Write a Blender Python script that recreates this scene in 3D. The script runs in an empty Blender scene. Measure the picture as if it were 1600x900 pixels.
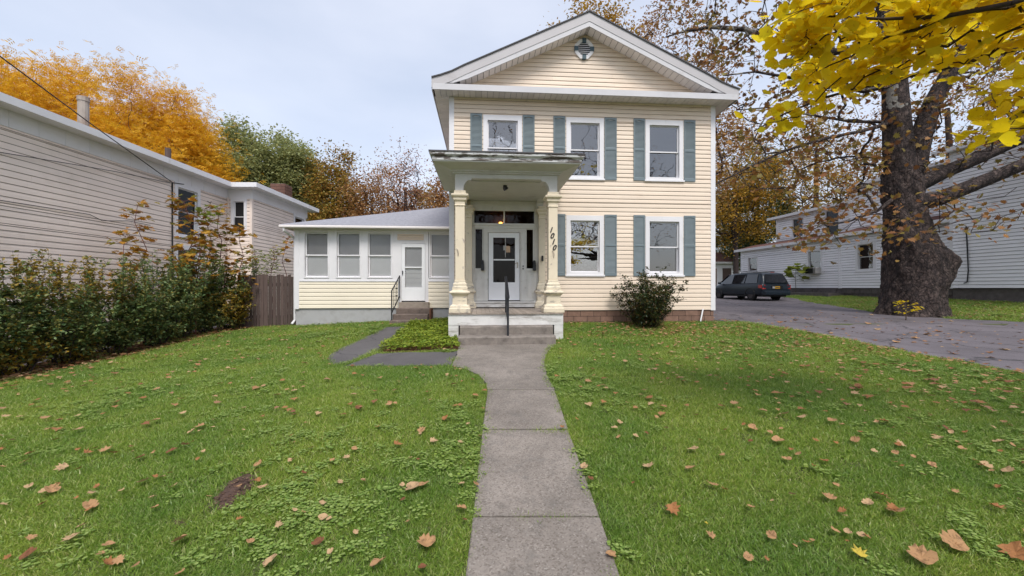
import bpy, math, random
import numpy as np
from mathutils import Vector, Matrix
R = math.radians
scene = bpy.context.scene
COL = scene.collection
# ---------------------------------------------------------------- camera, sky, sun, exposure
CAMZ, FPX = 1.63, 640.0
cam = bpy.data.cameras.new('camera'); camo = bpy.data.objects.new('camera', cam); COL.objects.link(camo)
camo.location = (0, 0, CAMZ); camo.rotation_euler = (R(90), 0, 0)
cam.sensor_width = 36; cam.lens = 36*FPX/1600; cam.clip_start = .05; cam.clip_end = 3000
scene.camera = camo
world = bpy.data.worlds.new('World'); scene.world = world; world.use_nodes = True
SUN_EL, SUN_ROT = 54, 166          # soft sun behind an even overcast, behind the camera
def build_world():
    nt = world.node_tree; nt.nodes.clear(); N = nt.nodes.new; L = nt.links.new
    out = N('ShaderNodeOutputWorld'); add = N('ShaderNodeAddShader')
    sky = N('ShaderNodeTexSky'); sky.sky_type = 'NISHITA'; sky.sun_disc = False
    sky.sun_elevation = R(SUN_EL); sky.sun_rotation = R(SUN_ROT); sky.dust_density = 2.0
    b1 = N('ShaderNodeBackground'); b1.inputs[1].default_value = .038; L(sky.outputs[0], b1.inputs[0])
    tc = N('ShaderNodeTexCoord'); mp = N('ShaderNodeMapping'); mp.inputs['Scale'].default_value = (1, 1, 2.6)
    ns = N('ShaderNodeTexNoise'); ns.inputs['Scale'].default_value = 1.9; ns.inputs['Detail'].default_value = 5
    rp = N('ShaderNodeValToRGB'); rp.color_ramp.elements[0].position = .3; rp.color_ramp.elements[1].position = .72
    rp.color_ramp.elements[0].color = (.57, .62, .73, 1); rp.color_ramp.elements[1].color = (.79, .81, .89, 1)
    b2 = N('ShaderNodeBackground'); b2.inputs[1].default_value = .48
    L(tc.outputs['Generated'], mp.inputs[0]); L(mp.outputs[0], ns.inputs[0]); L(ns.outputs[0], rp.inputs[0]); L(rp.outputs[0], b2.inputs[0])
    L(b1.outputs[0], add.inputs[0]); L(b2.outputs[0], add.inputs[1]); L(add.outputs[0], out.inputs[0])
build_world()
sl = bpy.data.lights.new('sun', 'SUN'); sl.energy = 1.5; sl.angle = R(22); sl.color = (1, .96, .9)
so = bpy.data.objects.new('sun', sl); COL.objects.link(so)
so.rotation_euler = Vector((math.sin(R(SUN_ROT))*math.cos(R(SUN_EL)), math.cos(R(SUN_ROT))*math.cos(R(SUN_EL)), math.sin(R(SUN_EL)))).to_track_quat('Z', 'Y').to_euler()
vs = scene.view_settings; vs.view_transform = 'Standard'; vs.look = 'None'; vs.gamma = 1; vs.exposure = .92
scene.render.engine = 'CYCLES'
cy = scene.cycles; cy.max_bounces = 7; cy.transparent_max_bounces = 12; cy.transmission_bounces = 6; cy.use_denoising = True
cy.caustics_reflective = False; cy.caustics_refractive = False

# ---------------------------------------------------------------- materials
def _nt(name):
    m = bpy.data.materials.new(name); m.use_nodes = True
    nt = m.node_tree; b = nt.nodes['Principled BSDF']
    return m, nt, b, nt.nodes.new, nt.links.new
def c4(c): return (c[0], c[1], c[2], 1)
def mul(c, k): return tuple(min(1, x*k) for x in c)
def ramp(nt, stops):
    r = nt.nodes.new('ShaderNodeValToRGB'); e = r.color_ramp.elements
    while len(e) < len(stops): e.new(.5)
    for i, (p, c) in enumerate(stops): e[i].position = p; e[i].color = c4(c)
    return r
def noise(nt, vec, scale, detail=4, rough=.55, stretch=None):
    n = nt.nodes.new('ShaderNodeTexNoise'); n.inputs['Scale'].default_value = scale
    n.inputs['Detail'].default_value = detail; n.inputs['Roughness'].default_value = rough
    if stretch:
        mp = nt.nodes.new('ShaderNodeMapping'); mp.inputs['Scale'].default_value = stretch
        nt.links.new(vec, mp.inputs[0]); vec = mp.outputs[0]
    nt.links.new(vec, n.inputs['Vector']); return n
def pos(nt):
    g = nt.nodes.new('ShaderNodeNewGeometry'); return g.outputs['Position']
def mixc(nt, fac, a, b, mode='MIX'):
    m = nt.nodes.new('ShaderNodeMix'); m.data_type = 'RGBA'; m.blend_type = mode
    for s, v in ((m.inputs[0], fac), (m.inputs[6], a), (m.inputs[7], b)):
        if hasattr(v, 'is_linked'): nt.links.new(v, s)
        elif isinstance(v, tuple): s.default_value = c4(v)
        else: s.default_value = v
    return m.outputs[2]
def bump(nt, b, h, strength, dist=.01):
    n = nt.nodes.new('ShaderNodeBump'); n.inputs['Strength'].default_value = strength; n.inputs['Distance'].default_value = dist
    nt.links.new(h, n.inputs['Height']); nt.links.new(n.outputs[0], b.inputs['Normal'])
def pm(name, c, rough=.6, var=.12, scale=3, bumps=0, bscale=60, metal=0, spec=.4, stretch=None, dirt=None, dirt_at=(.55, .75), dscale=2.0, dstretch=None, island=0):
    """plain painted / mineral material: base colour with broad variation, optional dirt or wear patches, fine relief"""
    m, nt, b, N, L = _nt(name); p = pos(nt)
    n = noise(nt, p, scale, stretch=stretch)
    r = ramp(nt, [(.25, mul(c, 1-var)), (.75, mul(c, 1+var))]); L(n.outputs[0], r.inputs[0]); colr = r.outputs[0]
    if island:
        g = N('ShaderNodeNewGeometry'); oi = N('ShaderNodeObjectInfo'); ad = N('ShaderNodeMath'); ad.operation = 'ADD'
        L(g.outputs['Random Per Island'], ad.inputs[0]); L(oi.outputs['Random'], ad.inputs[1])
        fr = N('ShaderNodeMath'); fr.operation = 'FRACT'; L(ad.outputs[0], fr.inputs[0])
        r2 = ramp(nt, [(0, (1-island,)*3), (1, (1, 1, 1))]); L(fr.outputs[0], r2.inputs[0])
        colr = mixc(nt, 1.0, colr, r2.outputs[0], 'MULTIPLY')
    if dirt:
        d = noise(nt, p, dscale, 8, .65, stretch=dstretch); dr = ramp(nt, [(dirt_at[0], (0, 0, 0)), (dirt_at[1], (1, 1, 1))]); L(d.outputs[0], dr.inputs[0])
        colr = mixc(nt, dr.outputs[0], colr, dirt)
    L(colr, b.inputs['Base Color']); b.inputs['Roughness'].default_value = rough; b.inputs['Metallic'].default_value = metal
    b.inputs['Specular IOR Level'].default_value = spec
    if bumps: bump(nt, b, noise(nt, p, bscale, 3, stretch=stretch).outputs[0], bumps)
    return m
def leafm(name, cols, trans=.35, rough=.55, spec=.3, inst=False, patch=None, pscale=.5, spots=None):
    """foliage: one colour per leaf from a list, light passing through the blade"""
    m, nt, b, N, L = _nt(name)
    if inst:
        o = N('ShaderNodeObjectInfo'); g = N('ShaderNodeNewGeometry'); ad = N('ShaderNodeMath'); ad.operation = 'ADD'
        L(o.outputs['Random'], ad.inputs[0]); L(g.outputs['Random Per Island'], ad.inputs[1])
        fr = N('ShaderNodeMath'); fr.operation = 'FRACT'; L(ad.outputs[0], fr.inputs[0]); f = fr.outputs[0]
    else:
        g = N('ShaderNodeNewGeometry'); f = g.outputs['Random Per Island']
    r = ramp(nt, [(i/max(1, len(cols)-1), c) for i, c in enumerate(cols if len(cols) > 1 else cols*2)]); L(f, r.inputs[0]); colr = r.outputs[0]
    if spots:
        n = noise(nt, pos(nt), spots[0], 5, .7); rr = ramp(nt, [(spots[2], (0, 0, 0)), (spots[2]+.12, (.85, .85, .85))]); L(n.outputs[0], rr.inputs[0]); colr = mixc(nt, rr.outputs[0], colr, spots[1])
    if patch:
        n = noise(nt, pos(nt), pscale, 3); rr = ramp(nt, [(.38, patch[0]), (.62, patch[1])]); L(n.outputs[0], rr.inputs[0])
        colr = mixc(nt, 1.0, colr, rr.outputs[0], 'MULTIPLY')
    L(colr, b.inputs['Base Color']); b.inputs['Roughness'].default_value = rough; b.inputs['Specular IOR Level'].default_value = spec
    t = N('ShaderNodeBsdfTranslucent'); L(colr, t.inputs[0]); mx = N('ShaderNodeMixShader'); mx.inputs[0].default_value = trans
    L(b.outputs[0], mx.inputs[1]); L(t.outputs[0], mx.inputs[2]); L(mx.outputs[0], nt.nodes['Material Output'].inputs[0])
    return m
def glassm(name, ior=2.3, tint=(1, 1, 1), rough=.01):
    m, nt, b, N, L = _nt(name); nt.nodes.remove(b)
    f = N('ShaderNodeFresnel'); f.inputs[0].default_value = ior; t = N('ShaderNodeBsdfTransparent'); t.inputs[0].default_value = c4(tint)
    g = N('ShaderNodeBsdfGlossy'); g.inputs['Roughness'].default_value = rough; mx = N('ShaderNodeMixShader')
    wv = noise(nt, pos(nt), 2.2, 2); bp = N('ShaderNodeBump'); bp.inputs['Strength'].default_value = .06; bp.inputs['Distance'].default_value = .02
    L(wv.outputs[0], bp.inputs['Height']); L(bp.outputs[0], g.inputs['Normal'])
    L(f.outputs[0], mx.inputs[0]); L(t.outputs[0], mx.inputs[1]); L(g.outputs[0], mx.inputs[2]); L(mx.outputs[0], nt.nodes['Material Output'].inputs[0])
    return m
def emitm(name, c, s):
    m, nt, b, N, L = _nt(name); b.inputs['Base Color'].default_value = c4(c); b.inputs['Emission Color'].default_value = c4(c); b.inputs['Emission Strength'].default_value = s
    return m
M = {}
M['cream'] = pm('cream_vinyl', (.82, .685, .55), .55, .05, .8, .08, 25, dirt=(.56, .40, .27), dirt_at=(.56, .90), dscale=.9, dstretch=(.5, .5, 2.2), island=.07)
M['sun_cream'] = pm('pale_cream_vinyl', (.88, .80, .65), .55, .05, .8, .08, 25, island=.06)
M['beige'] = pm('beige_siding', (.88, .755, .67), .6, .06, .6, .08, 25, island=.05, dirt=(.52, .42, .32), dirt_at=(.56, .95), dscale=.5)
M['whitesiding'] = pm('white_siding', (.90, .89, .92), .6, .04, .6, .05, 25, island=.05, dirt=(.5, .46, .45), dirt_at=(.62, .95), dscale=.7)
M['white'] = pm('white_trim', (.77, .76, .78), .5, .05, 1.5, .04, 30, dirt=(.55, .52, .50), dirt_at=(.60, .9), dscale=2.2, dstretch=(1, 1, .5))
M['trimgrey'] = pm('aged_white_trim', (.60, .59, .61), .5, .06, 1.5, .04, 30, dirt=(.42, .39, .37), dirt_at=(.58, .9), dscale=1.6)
M['crumbs'] = leafm('soil_crumbs', [(.09, .05, .035), (.16, .09, .055), (.05, .03, .022), (.24, .16, .09)], .1, .8)
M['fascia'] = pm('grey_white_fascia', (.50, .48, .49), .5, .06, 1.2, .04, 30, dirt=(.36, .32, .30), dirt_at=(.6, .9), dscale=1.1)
M['soffit'] = pm('soffit_vinyl', (.84, .79, .77), .6, .05, 2, island=.12, dirt=(.36, .27, .2), dirt_at=(.6, .95), dscale=1.4)
M['portico'] = pm('weathered_white_paint', (.60, .59, .57), .65, .07, 3, .1, 40, dirt=(.34, .31, .27), dirt_at=(.58, .8), dscale=3.5, dstretch=(.4, 1, 1))
M['peel'] = pm('peeling_paint', (.66, .66, .66), .75, .1, 6, .3, 30, dirt=(.14, .115, .10), dirt_at=(.47, .54), dscale=5, dstretch=(.5, 1, 2.5))
M['column'] = pm('cream_column_paint', (.76, .66, .50), .6, .07, 4, .12, 40, dirt=(.40, .34, .28), dirt_at=(.60, .72), dscale=6)
M['pedestal'] = pm('peeling_cream_paint', (.72, .63, .48), .7, .1, 6, .25, 40, dirt=(.30, .27, .24), dirt_at=(.52, .64), dscale=7, dstretch=(.5, 1, 1.8))
M['deckpaint'] = pm('worn_white_skirt', (.68, .67, .65), .7, .10, 4, .15, 40, dirt=(.26, .235, .205), dirt_at=(.50, .70), dscale=4, dstretch=(.4, 1, 2))
M['deckwood'] = pm('grey_deck_wood', (.36, .30, .25), .8, .2, 8, .2, 50, island=.25)
M['doorwhite'] = pm('storm_door_white', (.82, .83, .85), .4, .03, 2)
M['casing'] = pm('old_door_casing', (.66, .65, .62), .6, .08, 4, .1, 40, dirt=(.38, .35, .31), dirt_at=(.6, .78), dscale=5)
M['shutter'] = pm('blue_grey_shutter', (.17, .215, .235), .55, .08, 2, .05, 40, dirt=(.24, .32, .36), dirt_at=(.55, .9), dscale=1.5)
M['ventblue'] = pm('slate_blue', (.055, .10, .125), .5, .1, 4)
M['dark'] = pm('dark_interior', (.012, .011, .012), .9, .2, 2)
M['black'] = pm('black_iron', (.012, .013, .018), .45, .2, 10, .1, 60, spec=.5)
M['blind'] = pm('pale_blind', (.93, .92, .91), .8, .05, 1.2, .05, 20)
M['shade'] = pm('grey_shade', (.62, .61, .61), .85, .1, 1.4)
M['shade2'] = pm('sunroom_upper_blind', (.38, .375, .375), .85, .1, 1.4)
M['olive'] = pm('olive_shade', (.13, .12, .075), .85, .15, 2)
M['lav'] = pm('lavender_screen', (.42, .42, .48), .8, .1, 3)
M['brownin'] = pm('brown_interior', (.05, .018, .008), .8, .3, 3)
M['glass'] = glassm('window_glass', 2.9); M['darkglass'] = glassm('door_glass', 1.32, (.35, .35, .37)); M['screen'] = glassm('storm_glass', 1.3, (1, 1, 1), .03)
M['shingle'] = pm('grey_shingle', (.30, .30, .335), .9, .2, 9, .4, 120, stretch=(1, 1, 6), dirt=(.17, .18, .2), dirt_at=(.5, .8), dscale=14)
M['darkshingle'] = pm('dark_shingle', (.09, .085, .09), .9, .2, 8, .3, 80)
M['block'] = pm('brown_block', (.26, .155, .115), .9, .2, 8, .4, 60, island=.35)
M['mortar'] = pm('mortar', (.22, .185, .165), .95, .15, 10, .3, 90)
M['concrete_wall'] = pm('painted_foundation', (.42, .42, .43), .85, .12, 2.5, .2, 50, dirt=(.26, .25, .24), dirt_at=(.5, .8), dscale=2.5)
M['stepc'] = pm('step_concrete', (.235, .205, .18), .9, .25, 14, .5, 90, dirt=(.11, .095, .085), dirt_at=(.48, .7), dscale=7)
M['stepc2'] = pm('brown_step_concrete', (.175, .135, .115), .9, .25, 14, .5, 90, dirt=(.10, .08, .07), dirt_at=(.5, .7), dscale=7)
M['rustwood'] = pm('rust_brown_wood', (.14, .06, .035), .85, .2, 6)
M['fencewood'] = pm('weathered_fence_wood', (.125, .088, .078), .9, .25, 5, .4, 40, stretch=(4, 4, .5), island=.4)
M['brick'] = pm('red_brick', (.20, .10, .075), .9, .2, 10, .3, 60, island=.3)
M['metalpipe'] = pm('rusty_flue', (.42, .36, .31), .6, .15, 3, dirt=(.20, .10, .06), dirt_at=(.5, .75), dscale=2)
M['wire'] = pm('cable_black', (.02, .02, .022), .6, .1, 5)
M['bark'] = pm('grey_bark', (.10, .078, .066), .95, .3, 6, .6, 25, stretch=(2, 2, .6))
M['darkbark'] = pm('dark_bark', (.05, .036, .034), .95, .3, 6, .5, 25, stretch=(2, 2, .6))
M['sapling'] = pm('reddish_stem', (.16, .06, .05), .8, .2, 8)
M['soil'] = pm('bare_soil', (.085, .05, .038), .95, .35, 12, .7, 60)
M['mulch'] = pm('leaf_mulch', (.14, .06, .03), .95, .4, 30, .7, 80)
def concrete_mat():
    m, nt, b, N, L = _nt('walk_concrete'); p = pos(nt)
    a = noise(nt, p, 1.6, 6, .6); r = ramp(nt, [(.3, (.175, .150, .128)), (.7, (.305, .265, .23))]); L(a.outputs[0], r.inputs[0])
    v = N('ShaderNodeTexVoronoi'); v.inputs['Scale'].default_value = 95; L(p, v.inputs['Vector'])
    hs = N('ShaderNodeSeparateColor'); L(v.outputs['Color'], hs.inputs[0])
    r2 = ramp(nt, [(0, (.60, .58, .56)), (.45, (.93, .93, .93)), (.85, (1, 1, 1)), (1, (1.0, 1.0, 1.0))]); L(hs.outputs[0], r2.inputs[0])
    col = mixc(nt, 1, r.outputs[0], r2.outputs[0], 'MULTIPLY')
    r3 = ramp(nt, [(.86, (0, 0, 0)), (1.0, (.55, .55, .55))]); L(hs.outputs[1], r3.inputs[0]); col = mixc(nt, r3.outputs[0], col, (.37, .335, .30))
    d = noise(nt, p, 7, 9, .75); r4 = ramp(nt, [(.50, (0, 0, 0)), (.74, (.9, .9, .9))]); L(d.outputs[0], r4.inputs[0]); col = mixc(nt, r4.outputs[0], col, (.13, .118, .105))
    L(col, b.inputs['Base Color']); b.inputs['Roughness'].default_value = .9; bump(nt, b, hs.outputs[0], .5, .004); return m
M['concrete'] = concrete_mat()
def asphalt_mat(name, c, cr=(.03, .028, .03)):
    m, nt, b, N, L = _nt(name); p = pos(nt)
    a = noise(nt, p, .7, 6, .65); r = ramp(nt, [(.3, mul(c, .72)), (.7, mul(c, 1.25))]); L(a.outputs[0], r.inputs[0])
    f = noise(nt, p, 160, 2); r2 = ramp(nt, [(.35, (.62, .62, .62)), (.65, (1, 1, 1))]); L(f.outputs[0], r2.inputs[0]); col = mixc(nt, 1, r.outputs[0], r2.outputs[0], 'MULTIPLY')
    wn = noise(nt, p, 1.6, 5); ds = mixc(nt, .10, p, wn.outputs['Color'], 'ADD') if False else p
    v = N('ShaderNodeTexVoronoi'); v.feature = 'DISTANCE_TO_EDGE'; v.inputs['Scale'].default_value = .55
    mp = N('ShaderNodeVectorMath'); mp.operation = 'MULTIPLY_ADD'; L(wn.outputs['Color'], mp.inputs[0]); mp.inputs[1].default_value = (.9, .9, .9); L(p, mp.inputs[2]); L(mp.outputs[0], v.inputs['Vector'])
    r3 = ramp(nt, [(.0, (1, 1, 1)), (.020, (0, 0, 0))]); L(v.outputs['Distance'], r3.inputs[0]); col = mixc(nt, r3.outputs[0], col, cr)
    L(col, b.inputs['Base Color']); b.inputs['Roughness'].default_value = .85; bump(nt, b, f.outputs[0], .5, .004); return m
M['asphalt'] = asphalt_mat('driveway_asphalt', (.17, .15, .165)); M['pathasphalt'] = asphalt_mat('path_asphalt', (.125, .115, .115))
def sycamore_mat():
    m, nt, b, N, L = _nt('sycamore_bark'); p = pos(nt)
    v = noise(nt, p, 6.5, 8, .75, stretch=(1, 1, .6)); r = ramp(nt, [(.34, (.016, .012, .012)), (.46, (.045, .032, .03)), (.54, (.085, .06, .053)), (.62, (.16, .12, .105)), (.70, (.06, .042, .038))]); L(v.outputs[0], r.inputs[0])
    sp = N('ShaderNodeSeparateXYZ'); L(p, sp.inputs[0])
    hi = N('ShaderNodeMapRange'); hi.inputs[1].default_value = 5.5; hi.inputs[2].default_value = 10; hi.inputs[3].default_value = 0; hi.inputs[4].default_value = .22; L(sp.outputs[2], hi.inputs[0])
    n2 = noise(nt, p, 1.5, 3); ad = N('ShaderNodeMath'); ad.operation = 'ADD'; L(n2.outputs[0], ad.inputs[0]); L(hi.outputs[0], ad.inputs[1])
    r2 = ramp(nt, [(.74, (0, 0, 0)), (.755, (1, 1, 1))]); L(ad.outputs[0], r2.inputs[0])
    wv = noise(nt, p, 3.0, 4); va = N('ShaderNodeVectorMath'); va.operation = 'MULTIPLY_ADD'; L(wv.outputs['Color'], va.inputs[0]); va.inputs[1].default_value = (.35, .35, .5); L(p, va.inputs[2])
    ms = N('ShaderNodeMapping'); ms.inputs['Scale'].default_value = (1, 1, .6); L(va.outputs[0], ms.inputs[0]); vo = N('ShaderNodeTexVoronoi'); vo.feature = 'DISTANCE_TO_EDGE'; vo.inputs['Scale'].default_value = 8.5; L(ms.outputs[0], vo.inputs['Vector'])
    rc = ramp(nt, [(0, (.28, .27, .27)), (.10, (1, 1, 1))]); L(vo.outputs['Distance'], rc.inputs[0]); plate = mixc(nt, 1.0, r.outputs[0], rc.outputs[0], 'MULTIPLY')
    hm = N('ShaderNodeMath'); hm.operation = 'MULTIPLY'; L(rc.outputs[0], hm.inputs[0]); L(v.outputs[0], hm.inputs[1])
    col = mixc(nt, r2.outputs[0], plate, (.34, .32, .29)); L(col, b.inputs['Base Color']); b.inputs['Roughness'].default_value = .95
    bump(nt, b, hm.outputs[0], 1.0, .08); return m
M['sycbark'] = sycamore_mat()
M['lawnsoil'] = pm('lawn_soil', (.075, .088, .03), .95, .35, 6, .6, 50, dirt=(.08, .055, .035), dirt_at=(.55, .8), dscale=3)
M['grass'] = leafm('grass_blades', [(.17, .285, .035), (.28, .40, .06), (.42, .50, .10), (.21, .32, .045), (.60, .56, .24)], .42, .38, .5, inst=True, patch=((.66, .80, .74), (1.0, 1.0, .92)), pscale=.7)
M['clover'] = leafm('lawn_weed_leaves', [(.19, .31, .06), (.28, .40, .09), (.38, .48, .15), (.30, .41, .07)], .4, .5, inst=True)
M['cover'] = leafm('ground_cover_leaves', [(.13, .21, .02), (.22, .31, .03), (.33, .37, .04), (.16, .24, .025)], .3, .5)
M['hedge'] = leafm('hedge_leaves', [(.08, .14, .05), (.12, .19, .065), (.17, .24, .09), (.25, .22, .05), (.10, .15, .05)], .25, .45)
M['hedgegold'] = leafm('hedge_turning_leaves', [(.16, .17, .03), (.32, .21, .03), (.42, .26, .03), (.20, .20, .05), (.28, .15, .03)], .3, .45)
M['shrub'] = leafm('shrub_leaves', [(.02, .04, .018), (.035, .065, .022), (.05, .08, .025), (.12, .10, .02), (.10, .04, .015)], .25, .45)
M['orange'] = leafm('orange_leaves', [(.80, .46, .03), (.88, .58, .04), (.66, .34, .02), (.88, .52, .04), (.55, .28, .03)], .45)
M['green'] = leafm('green_leaves', [(.26, .30, .13), (.33, .36, .15), (.40, .42, .18), (.29, .32, .14), (.46, .42, .15)], .45)
M['olivebrown'] = leafm('olive_brown_leaves', [(.46, .32, .05), (.32, .25, .06), (.40, .18, .04), (.22, .22, .06), (.50, .27, .04)], .35)
M['russet'] = leafm('russet_leaves', [(.44, .23, .09), (.34, .17, .08), (.52, .29, .08), (.40, .25, .12), (.30, .15, .08)], .35)
M['sparse'] = leafm('thin_russet_leaves', [(.42, .20, .10), (.32, .15, .09), (.48, .25, .11)], .35)
M['darkgreen'] = leafm('dark_green_leaves', [(.07, .11, .045), (.11, .16, .055), (.16, .19, .06), (.28, .20, .04)], .3)
M['gold'] = leafm('golden_brown_leaves', [(.52, .32, .04), (.42, .22, .035), (.62, .38, .04), (.30, .16, .035), (.24, .21, .06)], .4)
M['syc'] = leafm('sycamore_leaves', [(.28, .12, .05), (.38, .19, .05), (.20, .085, .04), (.34, .22, .05), (.24, .20, .05), (.16, .075, .045)], .35)
M['yellow'] = leafm('yellow_maple_leaves', [(.80, .60, .012), (.88, .70, .02), (.74, .50, .01), (.85, .66, .02), (.70, .62, .04)], .6, .45, spots=(26, (.42, .22, .02), .58))
M['maplefall'] = leafm('sapling_maple_leaves', [(.48, .24, .03), (.36, .15, .025), (.55, .30, .04), (.24, .24, .05), (.30, .11, .02)], .4)
M['limeleaf'] = leafm('lime_leaves', [(.20, .25, .04), (.28, .31, .05), (.14, .19, .03)], .4)
M['deadleaf'] = [leafm('dead_leaf_%d' % i, c, .15, .7, spots=(30, mul(c[0], .45), .5)) for i, c in enumerate([[(.44, .25, .12)], [(.36, .16, .06)], [(.50, .33, .18)], [(.22, .09, .04)], [(.55, .42, .06)]])]
M['deadmix'] = leafm('dead_leaf_mix', [(.44, .25, .12), (.30, .13, .05), (.50, .33, .18), (.20, .08, .04), (.38, .19, .07)], .15, .7)
M['carpaint'] = pm('slate_blue_car_paint', (.012, .021, .032), .28, .05, 2, spec=.5)
M['cartrim'] = pm('car_black_trim', (.012, .012, .014), .5, .1, 6)
M['carglass'] = pm('tinted_car_glass', (.012, .014, .018), .05, .05, 2, spec=.9)
M['rubber'] = pm('tyre_rubber', (.015, .015, .016), .85, .1, 8)
M['rim'] = pm('dull_wheel', (.06, .05, .05), .5, .1, 6, metal=.5)
M['tail'] = pm('red_tail_lens', (.45, .02, .012), .2, .1, 4, spec=.7)
M['plate'] = pm('gold_plate', (.60, .34, .03), .45, .1, 4); M['platemark'] = pm('plate_navy', (.05, .05, .12), .5)
M['acgrey'] = pm('air_conditioner_casing', (.45, .43, .41), .55, .06, 5)
M['chrome'] = pm('brass_handle', (.42, .36, .26), .3, .1, 5, metal=.8)
M['paper'] = pm('paper_notice', (.55, .38, .26), .9, .1, 8); M['paper2'] = pm('grey_notice', (.40, .39, .38), .9, .1, 8)
M['lampglow'] = emitm('warm_bulb', (1.0, .45, .07), 26.0)
M['stone'] = pm('old_stone', (.15, .13, .125), .9, .3, 5, .5, 40, island=.3)

# ---------------------------------------------------------------- scene helpers
ZS = {}            # height of a thing's base: parts are written in world heights
def shift(o): return ZS.get(o.name, 0.0) if o else 0.0
def tag(o, label=None, cat=None, group=None, kind=None):
    if label: o['label'] = label
    if cat: o['category'] = cat
    if group: o['group'] = group
    if kind: o['kind'] = kind
    return o
def thing(name, loc, rz, label, cat, group=None):
    o = bpy.data.objects.new(name, None); COL.objects.link(o); o.location = loc; o.rotation_euler = (0, 0, rz); o.empty_display_size = .3
    ZS[o.name] = loc[2]; return tag(o, label, cat, group)
def link(name, me, mat=None, parent=None):
    if mat is not None and not me.materials: me.materials.append(mat)
    o = bpy.data.objects.new(name, me); COL.objects.link(o)
    if parent: o.parent = parent; ZS[o.name] = shift(parent)
    return o
class MB:
    """collects shapes, then builds ONE mesh"""
    def __init__(s, T=None): s.v = []; s.f = []; s.T = T
    def add(s, v, f):
        o = len(s.v)
        s.v += [tuple(s.T @ Vector(p)) if s.T else tuple(p) for p in v]; s.f += [tuple(i+o for i in q) for q in f]; return s
    def box(s, x0, x1, y0, y1, z0, z1):
        return s.add([(x0, y0, z0), (x1, y0, z0), (x1, y1, z0), (x0, y1, z0), (x0, y0, z1), (x1, y0, z1), (x1, y1, z1), (x0, y1, z1)],
                     [(0, 3, 2, 1), (4, 5, 6, 7), (0, 1, 5, 4), (1, 2, 6, 5), (2, 3, 7, 6), (3, 0, 4, 7)])
    def loft(s, rings, cap=True):
        n = len(rings[0]); f = []
        for i in range(len(rings)-1):
            for j in range(n): f.append((i*n+j, i*n+(j+1) % n, (i+1)*n+(j+1) % n, (i+1)*n+j))
        if cap: f += [tuple(range(n))[::-1], tuple((len(rings)-1)*n+j for j in range(n))]
        return s.add([p for r in rings for p in r], f)
    def prism(s, poly, a, b):          # poly in (x, z), from y=a to y=b
        return s.loft([[(x, b, z) for x, z in poly], [(x, a, z) for x, z in poly]])
    def slab(s, poly, z0, z1):         # poly in (x, y)
        return s.loft([[(x, y, z0) for x, y in poly], [(x, y, z1) for x, y in poly]])
    def tube(s, path, rad, n=8):
        P = [Vector(p) for p in path]; rad = [rad]*len(P) if isinstance(rad, (int, float)) else rad; rings = []; up = None
        for i, p in enumerate(P):
            d = (P[min(i+1, len(P)-1)]-P[max(i-1, 0)]).normalized()
            if up is None: up = Vector((1, 0, 0)) if abs(d.x) < .8 else Vector((0, 1, 0))
            a = (up-d*up.dot(d)).normalized(); b = d.cross(a); up = a
            rings.append([p+(a*math.cos(t)+b*math.sin(t))*rad[i] for t in [2*math.pi*k/n for k in range(n)]])
        return s.loft(rings)
    def build(s, name, mat, parent=None, smooth=False, bevel=0):
        dz = shift(parent); me = bpy.data.meshes.new(name)
        me.from_pydata([(p[0], p[1], p[2]-dz) for p in s.v], [], s.f); me.update()
        if smooth: me.polygons.foreach_set('use_smooth', [True]*len(me.polygons))
        o = link(name, me, mat, parent)
        if bevel:
            m = o.modifiers.new('bevel', 'BEVEL'); m.width = bevel; m.segments = 1; m.limit_method = 'ANGLE'
        return o
def npmesh(name, V, F, mat, parent=None):
    """mesh from numpy arrays, F (n,k)"""
    V = np.asarray(V, np.float32).reshape(-1, 3); k = F.shape[1]; me = bpy.data.meshes.new(name)
    me.vertices.add(len(V)); me.vertices.foreach_set('co', V.ravel()); me.loops.add(F.size); me.loops.foreach_set('vertex_index', F.astype(np.int32).ravel())
    me.polygons.add(len(F)); me.polygons.foreach_set('loop_start', np.arange(len(F), dtype=np.int32)*k); me.update(calc_edges=True)
    return link(name, me, mat, parent)
# leaf outlines: (verts (x across, y along, z), triangles)
SH = {}
SH['oval'] = (np.array([(0, 0, 0), (.28, .45, .09), (0, 1, -.05), (-.28, .45, .09)]), np.array([(0, 1, 2), (0, 2, 3)]))
_mo = [(0, 0), (.18, -.06), (.46, .06), (.34, .24), (.62, .42), (.30, .46), (.36, .72), (.14, .66), (0, 1), (-.14, .66), (-.36, .72), (-.30, .46), (-.62, .42), (-.34, .24), (-.46, .06), (-.18, -.06)]
SH['maple'] = (np.array([(0, .36, .0)]+[(x, y, .22*abs(x)-.06*(y > .8)) for x, y in _mo]), np.array([(0, i+1, (i+1) % 16+1) for i in range(16)]))
_fo = [(0, 0), (.20, .10), (.46, .30), (.50, .55), (.36, .72), (.26, .68), (.22, .92), (.05, .88), (0, 1.02), (-.14, .90), (-.28, .88), (-.28, .66), (-.44, .62), (-.50, .42), (-.38, .22), (-.16, .06)]
SH['broad'] = (np.array([(0, .45, -.03)]+[(x, y, .18*abs(x)) for x, y in _fo]), np.array([(0, i+1, (i+1) % 16+1) for i in range(16)]))
def _comp(n):
    v, f = [], []
    for i in range(n):
        y = .15+.8*i/n
        for s in (-1, 1):
            o = len(v); v += [(0, y, 0), (s*.22, y+.02, .03), (s*.42, y+.14, -.06), (s*.16, y+.13, .02)]; f += [(o, o+1, o+2), (o, o+2, o+3)]
    return np.array(v), np.array(f)
SH['pinnate'] = _comp(3)
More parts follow.
